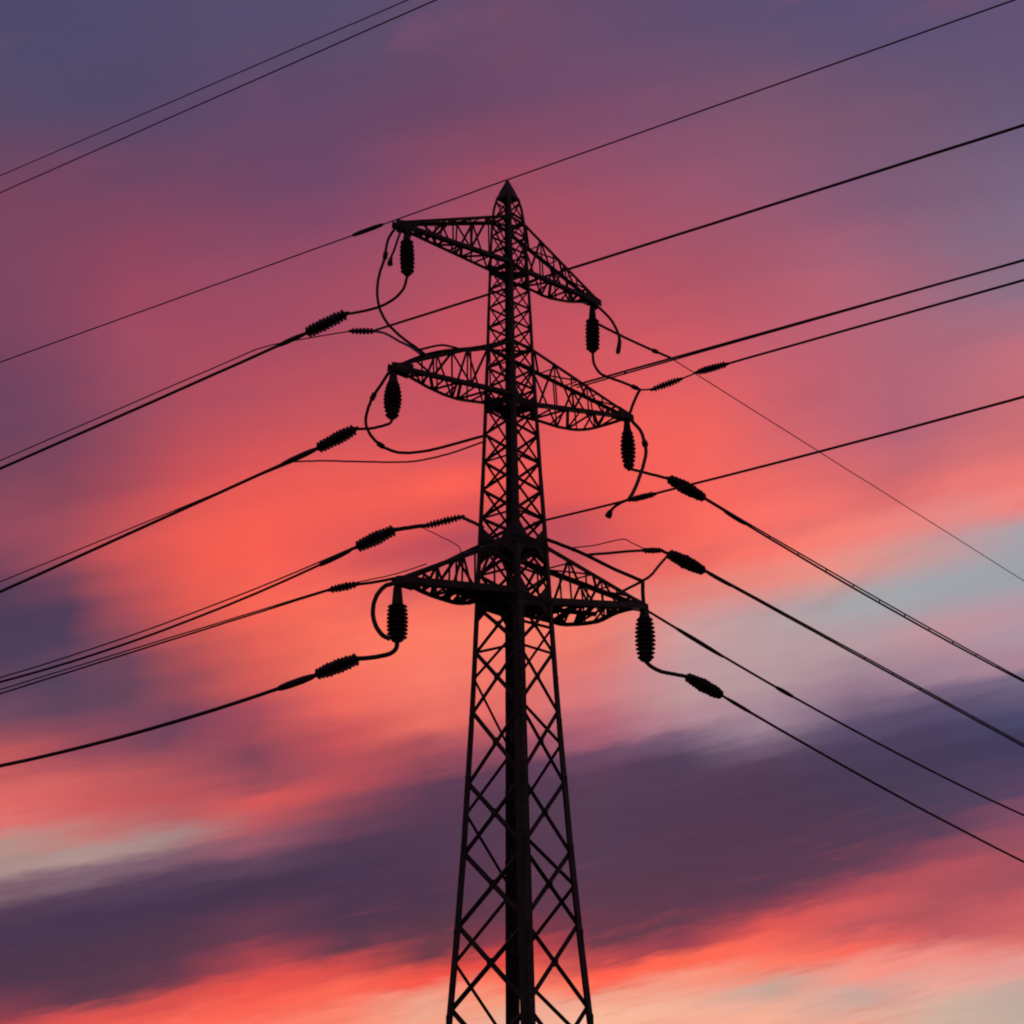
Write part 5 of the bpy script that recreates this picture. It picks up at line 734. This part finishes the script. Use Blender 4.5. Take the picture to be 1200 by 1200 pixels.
# belts of horizontals where the arms meet the shaft
for z, wd, full in (((35.27, 0.11, 0), (33.04, 0.2, 0.3), (29.52, 0.13, 0), (27.07, 0.24, 0.5), (21.10, 0.34, 0.85), (18.82, 0.36, 0.85))):
    bm = bmesh.new()
    for f in range(4):
        mid = math.radians(DIRS[f]+45); nrm = Vector((math.cos(mid), math.sin(mid), 0))
        angle_bar(bm, on_leg(f, z), on_leg(f+1, z), wd, .03, nrm+Vector((0, 0, .4)))
    angle_bar(bm, on_leg(0, z-.06), on_leg(2, z-.06), wd*.7, .03, (0, 0, 1))
    angle_bar(bm, on_leg(1, z-.14), on_leg(3, z-.14), wd*.7, .03, (0, 0, 1))
    if full:                                          # a second row of stiffeners and corner gussets
        for i in range(4):
            t = math.radians(DIRS[i]); o = Vector((math.cos(t), math.sin(t), 0)); p = on_leg(i, z)
            for s in (45, -45):
                h = math.radians(DIRS[i]+180+s); d = Vector((math.cos(h), math.sin(h), 0))
                n = Vector((-math.sin(h), math.cos(h), 0))
                plate(bm, [p+Vector((0, 0, full)), p+d*full*.9+Vector((0, 0, .1)), p+d*full*.9-Vector((0, 0, .1)), p-Vector((0, 0, full))], .03, n)
    obj('belt_frame', bm, STEEL, pylon)
# climbing ladder up the near leg
bm = bmesh.new(); z = 2.5
for s in (-.06, .2):
    tube(bm, [on_leg(3, zz)+Vector((s, -.16, 0)) for zz in (2.5, 6.3, 9.3, 14, 18.4)], .022, 6)
while z < 18.4:
    p = on_leg(3, z); tube(bm, [p+Vector((-.06, -.16, 0)), p+Vector((.2, -.16, 0))], .016, 6); z += .35
obj('climbing_ladder', bm, STEEL, pylon)

def arm(key):
    D = ARM[key]; tip = V(D['tip']); bt = [V(p) for p in D['bottom']]; tp = [V(p) for p in D['top']]
    low = key[0] == 'B'
    side = (tip-Vector((AXX, AXY, tip.z))).normalized(); acr = Vector((-side.y, side.x, 0))
    root = None
    bm = bmesh.new()                                  # tip gusset box
    for s in (-1, 1):
        plate(bm, [tip+acr*.13*s+side*.22+Vector((0, 0, -.14)), tip+acr*.13*s+side*.2+Vector((0, 0, .14)), tip+acr*.2*s-side*.75+Vector((0, 0, .3)), tip+acr*.2*s-side*.8+Vector((0, 0, -.16))], .035, acr)
    plate(bm, [tip+acr*.13+side*.2, tip-acr*.13+side*.2, tip-acr*.2-side*.7, tip+acr*.2-side*.7], .03, (0, 0, 1))
    plate(bm, [tip+Vector((0, 0, -.32))-side*.08, tip+Vector((0, 0, -.32))+side*.06, tip+side*.12, tip-side*.2], .05, acr)
    root = obj('cross_arm', bm, STEEL, pylon)
    if key[1] == 'R': front, back = 0, 1
    else: front, back = 1, 0                          # the leg nearer the viewer carries the heavy chord
    def path(kind, i):
        P = bt if kind == 'b' else tp
        if kind == 'b' and i == back and 'bow' in D: return [V(p) for p in D['bow']]
        if kind == 't' and i == back and 'topbow' in D: return [V(p) for p in D['topbow']]
        e = tip+acr*(.13 if (P[i]-tip).dot(acr) > 0 else -.13)+Vector((0, 0, .1 if kind == 't' else -.03))
        return [P[i], e]
    chords = {}
    for kind in 'bt':
        for i in (0, 1):
            P = path(kind, i); chords[kind+str(i)] = P
            bm = bmesh.new()
            wd = (.27 if low else .165) if kind == 'b' and i == front else (.17 if low else .125)
            for a, b in zip(P, P[1:]): angle_bar(bm, a, b+(b-a).normalized()*.02, wd, .03, (acr if (P[0]-tip).dot(acr) > 0 else -acr)*.7+Vector((0, 0, .6 if kind == 't' else -.6)))
            obj('chord', bm, STEEL, root)
    def at(P, t):
        L_ = [0]
        for a, b in zip(P, P[1:]): L_.append(L_[-1]+(b-a).length)
        s = t*L_[-1]
        for k in range(len(P)-1):
            if s <= L_[k+1]+1e-6: return P[k].lerp(P[k+1], (s-L_[k])/(L_[k+1]-L_[k]))
        return P[-1]
    def zig(a, b, n, g_, nrm):
        bm = bmesh.new(); A_, B_ = chords[a], chords[b]
        ts = [.02+.83*(k/n)**.92 for k in range(n+1)]
        for k in range(n):
            P, Q = (A_, B_) if k % 2 == 0 else (B_, A_)
            angle_bar(bm, at(P, ts[k]), at(Q, ts[k+1]), g_, .012, nrm)
            if k: angle_bar(bm, at(A_, ts[k]), at(B_, ts[k]), g_*.8, .012, nrm)
        obj('bracing', bm, STEEL, root)
    q = 1.35 if low else 1.12
    zig('b0', 't0', 5, .07*q, acr); zig('b1', 't1', 5, .07*q, -acr); zig('b0', 'b1', 6, .085*q, (0, 0, -1)); zig('t0', 't1', 4, .06*q, (0, 0, 1))
    if low:                                           # the lowest arms carry a stub walkway beam by the shaft
        bm = bmesh.new(); P, Q = chords['b0'], chords['b1']
        for t in (.12, .3, .46): angle_bar(bm, at(P, t), at(Q, t), .2, .03, (0, 0, -1))
        angle_bar(bm, (at(P, .03)+at(Q, .03))/2, (at(P, .55)+at(Q, .55))/2, .2, .03, (0, 0, -1))
        obj('walkway_beam', bm, STEEL, root)
for key in ('TL', 'TR', 'ML', 'MR', 'BL', 'BR'): arm(key)

# ------------------------------------------------------------------ insulators
def shed_profile(n, core, shed, barrel=0.0, a=0.0, b=1.0):
    pr = []
    for k in range(n):
        t0 = a+(b-a)*k/n; st = (b-a)/n; u = (k+.5)/n
        s = shed*(1-barrel*abs(2*u-1)**2.2)
        pr += [(t0, core), (t0+st*.18, core), (t0+st*.42, s*.97), (t0+st*.56, s), (t0+st*.70, core*1.25), (t0+st*.99, core)]
    return pr
def hanging(key, label, n, barrel, neck):
    a, b, r = INSULATOR[key]; a, b = V(a), V(b)
    t = thing('suspension_insulator', label, 'insulator', a, 'insulators hanging from the arm tips')
    bm = bmesh.new(); lathe(bm, a, b, [(-.05, .05), (0, .09), (neck*.2, r*.42), (neck*.9, r*.55), (neck, r*.6)], 16); obj('top_fitting', bm, IRON, t, True)
    bm = bmesh.new(); lathe(bm, a, b, shed_profile(n, r*.64, r*1.08, barrel, neck, .95), 20); obj('shed_stack', bm, PORCELAIN, t)
    bm = bmesh.new(); lathe(bm, a, b, [(.94, r*.6), (.96, r*.62), (.985, r*.5), (1.0, .07), (1.03, .06)], 16); obj('bottom_clamp', bm, IRON, t, True)
    return t
hanging('hang_TL', 'stubby hanging insulator under the left tip of the top cross arm', 8, .15, .2)
hanging('hang_ML', 'egg shaped hanging insulator under the left tip of the middle cross arm', 9, .42, .22)
hanging('hang_BL', 'large bottle shaped hanging insulator under the left tip of the lowest cross arm', 9, .12, .36)
hanging('hang_TR', 'straight hanging insulator under the right tip of the top cross arm', 8, .1, .3)
hanging('hang_MR', 'slender spindle shaped hanging insulator under the right tip of the middle cross arm', 9, .35, .22)
hanging('hang_BR', 'fat barrel shaped hanging insulator under the right tip of the lowest cross arm', 10, .25, .16)
def strain(key, label, n, core=.5, taper=.2):
    a, b, r = INSULATOR[key]; a, b = V(a), V(b); r *= .86
    t = thing('strain_insulator', label, 'insulator', a, 'strain insulators in line with the wires')
    bm = bmesh.new(); pr = []
    for k in range(n):
        u = k/n; st = 1/n; e = abs(2*(k+.5)/n-1); s = r*(1.08-taper*e**2)*random.uniform(.94, 1.06); c = r*core*(1-taper*1.1*e**2)
        pr += [(u, c), (u+st*.4, c), (u+st*.54, s), (u+st*.64, s*.98), (u+st*.8, c)]
    lathe(bm, a, b, pr+[(1, r*core)], 20); obj('shed_stack', bm, PORCELAIN, t)
    for q in (0, 1):
        bm = bmesh.new(); p, e = (a, b) if q == 0 else (b, a); d = (e-p).normalized()
        lathe(bm, p-d*.16, p+d*.1, [(0, .055), (.35, .075), (.6, r*.3+.03), (1, r*.4)], 14); obj('end_cap', bm, IRON, t, True)
    return t
strain('str_L1', 'bristly strain insulator on the topmost thick wire left of the pylon', 11, 0.56)
strain('str_L2', 'bristly strain insulator left of the middle arm beside the round jumper loop', 11, 0.56)
strain('str_L3', 'long bristly strain insulator on the twin wire just above the lowest left arm', 11, 0.52)
strain('str_L3u', 'thin ribbed strain insulator close to the shaft above the lowest left cross arm', 10, 0.5)
strain('str_L4', 'small ribbed strain insulator on the twin wire meeting the lowest left arm tip', 7, 0.4)
strain('str_L5', 'wide toothed strain insulator on the lowest wire left of the pylon', 11, 0.5)
strain('str_L1b', 'small ribbed strain insulator behind the topmost left one where jumpers meet a wire', 6, 0.45)
strain('str_R3a', 'thin strain insulator nearest the forked joint over the middle right arm tip', 9, .5)
strain('str_R3b', 'thin strain insulator second along the wire rising right over the middle arm tip', 10, .55)
strain('str_R4', 'thin ribbed strain insulator on the rising wire just below the middle right arm loop', 8, .5)
strain('str_D1', 'thick bristly strain insulator right of the middle cross arm on a descending twin wire', 10, .5, .38)
strain('str_D2', 'thick bristly strain insulator right of the shaft between the middle and lowest arms', 10, .5, .38)
strain('str_D2u', 'short ribbed strain insulator just left of the bristly one above the lowest right arm', 5, .6)
strain('str_D4', 'thick bristly strain insulator at the lower right under the lowest cross arm', 10, .5, .38)

# ------------------------------------------------------------------ jumper cables, stays and posts
def cable(key, label, r, name='jumper_cable', cat='cable', group='jumper cables round the pylon', end=None, sleeve=None):
    P = CABLE[key]
    t = thing(name, label, cat, P[0], group)
    bm = bmesh.new(); tube(bm, P, r, 10); obj('cable_run' if name == 'jumper_cable' else 'rod', bm, ALU if name == 'jumper_cable' else IRON, t, True)
    if end:
        Q = P[-max(4, len(P)//3):]; n = len(Q)
        bm = bmesh.new(); tube(bm, Q, [r*1.02+(end-r)*(k/(n-1))**.6 if k < n-1 else end*.8 for k in range(n)], 12); obj('end_sleeve', bm, IRON, t, True)
    if sleeve:
        for s in sleeve:
            i = int(s*(len(P)-2)); a, b = V(P[i]), V(P[i+1]); d = (b-a).normalized()
            bm = bmesh.new(); lathe(bm, a-d*.12, a+d*.2, [(0, r*1.02), (.1, r*1.7), (.9, r*1.7), (1, r*1.02)], 12); obj('clamp', bm, IRON, t, True)
    return t
cable('TL_tail', 'curved cable from the stubby top left insulator down to a strain insulator', .055)
cable('TL_hook', 'short hooked cable with a blunt end hanging at the top left arm tip', .045, end=.12)
cable('TL_loop', 'long bowed cable from the top left arm tip down to the middle arm', .055, sleeve=(.3,))
cable('L1b_lead', 'thin cable sagging left from the small ribbed insulator to a thin wire', .03)
cable('TL_cross', 'cable sloping from a small ribbed insulator down to the middle left arm', .055)
cable('ML_top', 'wavy cable lying along the top of the middle left arm', .045)
cable('ML_tail', 'short bent cable under the egg shaped insulator of the middle left arm', .055)
cable('ML_loop', 'big round loop of cable from the middle left arm tip back to the shaft', .06, sleeve=(.2, .6))
cable('ML_under', 'long flat thin cable under the big round loop running back to the shaft', .038)
cable('L3_lead', 'short thick cable between two insulators left of the shaft above the lowest arm', .085)
cable('L3_root', 'short cable sloping from the shaft up to a thin ribbed insulator', .07)
cable('L3_tie', 'hair thin kinked tie wire hanging above the lowest left arm', .02)
cable('L4_lead', 'short straight cable from the lowest left arm tip to a small ribbed insulator', .055)
cable('L4_thin', 'thin wire running above the short straight cable at the lowest left arm tip', .022)
cable('BL_loop', 'thick C shaped loop beside the bottle shaped insulator', .085)
cable('BL_tail', 'thick bent cable from the bottle shaped insulator to the lowest left strain insulator', .085)
cable('TR_loop', 'hooked cable with a blunt end hanging at the top right arm tip', .06, end=.11)
cable('TR_lead', 'straight tapering cable from the top right insulator out to a single thin wire', .06, sleeve=(.9,))
cable('TR_tail', 'long curved cable from the top right insulator down to a forked joint', .06, sleeve=(.98,))
cable('MR_post', 'short rod from the middle right arm tip up to the forked joint', .065, 'stay_rod', 'rod', 'stay rods on the right arms')
cable('R3_lead', 'very short cable from the forked joint to the rising wire', .04)
cable('R3_mid', 'short thin link between two thin insulators on the rising right wire', .035)
cable('MR_tail', 'cable from the spindle shaped insulator to the bristly insulator on its right', .065)
cable('MR_loop', 'bowed cable hanging round the right side of the spindle shaped insulator', .075, sleeve=(.35,))
cable('MR_stub', 'dangling cable stub with a thick club end below the middle right arm', .06, end=.15)
cable('D2_lead', 'nearly level cable over the lowest right arm leading to the short ribbed insulator', .06)
cable('D2_thin', 'thin humped wire above the level cable over the lowest right arm', .025)
cable('D2_mid', 'very short link between a ribbed and a bristly insulator above the lowest right arm', .07)
cable('BR_stay', 'long rod from the shaft down to the joint above the lowest right arm tip', .075, 'stay_rod', 'rod', 'stay rods on the right arms')
cable('BR_cross', 'rod rising from the lowest right arm to the joint above its tip', .06, 'stay_rod', 'rod', 'stay rods on the right arms')
cable('BR_riser', 'bent cable from the joint above the lowest right arm tip up to the bristly insulator', .06)
cable('BR_post', 'upright post standing on the lowest right arm tip above the barrel shaped insulator', .085, 'stay_rod', 'rod', 'stay rods on the right arms')
cable('BR_tail', 'thick bent cable from the barrel shaped insulator to the lowest right strain insulator', .085)

# ------------------------------------------------------------------ overhead wires
def wire(keys, label, r, name='overhead_wire', cat='wire', sleeves=(), spacers=0, s_r=None, thin=.75, group='overhead power lines'):
    P = WIRE[keys[0]]
    t = thing(name, label, cat, P[0], group)
    def walk(P, s):
        acc = 0
        for a, b in zip(P, P[1:]):
            a, b = V(a), V(b); l = (b-a).length
            if acc+l >= s: return a.lerp(b, (s-acc)/l), (b-a).normalized()
            acc += l
        return V(P[-1]), (V(P[-1])-V(P[-2])).normalized()
    total = sum((V(b)-V(a)).length for a, b in zip(P, P[1:]))
    for k in keys:
        bm = bmesh.new(); tube(bm, WIRE[k], r if k == keys[0] else r*thin, 8); obj('strand', bm, ALU, t, True)
    for s, l in sleeves:
        a, d = walk(P, s); R = s_r or r*1.9
        bm = bmesh.new(); lathe(bm, a, a+d*l, [(0, r*1.03), (.08, R*.8), (.3, R), (.7, R), (.92, R*.8), (1, r*1.03)], 12); obj('sleeve', bm, IRON, t, True)
    if spacers and len(keys) > 1:
        for q in range(spacers):
            s = 2.5+(total-4)*q/spacers
            a, d = walk(P, s); b, _ = walk(WIRE[keys[1]], s)
            if (a-b).length > .02:
                bm = bmesh.new(); tube(bm, [a, b], .03, 6); obj('spacer', bm, IRON, t, True)
    return t
wire(['earth_left'], 'thin earth wire sloping left from the pylon peak with one dark splice', .03, sleeves=((5.9, 1.65),), s_r=.1)
wire(['earth_right'], 'thin earth wire rising right from the pylon peak', .03)
wire(['over_high'], 'upper of two thin wires crossing the top left corner of the sky', .02)
wire(['over_low'], 'lower of two thin wires crossing the top left corner of the sky', .024)
wire(['L1'], 'thick wire sloping left from the topmost bristly strain insulator', .062, sleeves=((.1, 1.3),), s_r=.1)
wire(['L1b'], 'thin wire sloping left just above the topmost thick wire', .031)
wire(['L2'], 'thick wire sloping left from the strain insulator beside the middle arm', .064, sleeves=((.1, 1.6),), s_r=.115)
wire(['L2b'], 'thin wire sloping left just above the thick middle arm wire', .031)
wire(['L3', 'L3t'], 'twin wire sloping left between the middle and lowest arms', .055, sleeves=((.3, 1.6),), s_r=.11, thin=.6)
wire(['L4', 'L4t'], 'close set thin twin wire sloping left from the lowest left arm tip', .036, spacers=1)
wire(['L5'], 'lowest and thickest wire sloping left below every arm', .075, sleeves=((.1, 1.6),), s_r=.14)
wire(['R1'], 'wire passing behind the top of the shaft and rising to the right', .055)
wire(['R2', 'R2t'], 'wire rising right from the middle right arm, starting as two strands', .045, spacers=4)
wire(['R3'], 'wire rising right beyond two thin strain insulators', .05)
wire(['R4'], 'wire rising right from behind the shaft below the middle arm', .048)
wire(['D0'], 'single hair thin wire falling to the right across the pale sky', .024)
wire(['D1', 'D1t'], 'uppermost twin wire falling right from a bristly insulator at the middle arm', .05, sleeves=((1.4, 1.6),), s_r=.105, spacers=22)
wire(['D2', 'D2t'], 'twin wire falling right from the bristly insulator above the lowest arm', .05, sleeves=((.2, 1.8),), s_r=.085, spacers=20)
wire(['D3'], 'wire falling right directly from the lowest right arm tip', .055, sleeves=((2.0, 3.2), (9.0, 1.3)), s_r=.095)
wire(['D4'], 'lowest wire falling right from the strain insulator under the lowest arm', .06, sleeves=((.3, 1.8),), s_r=.085)
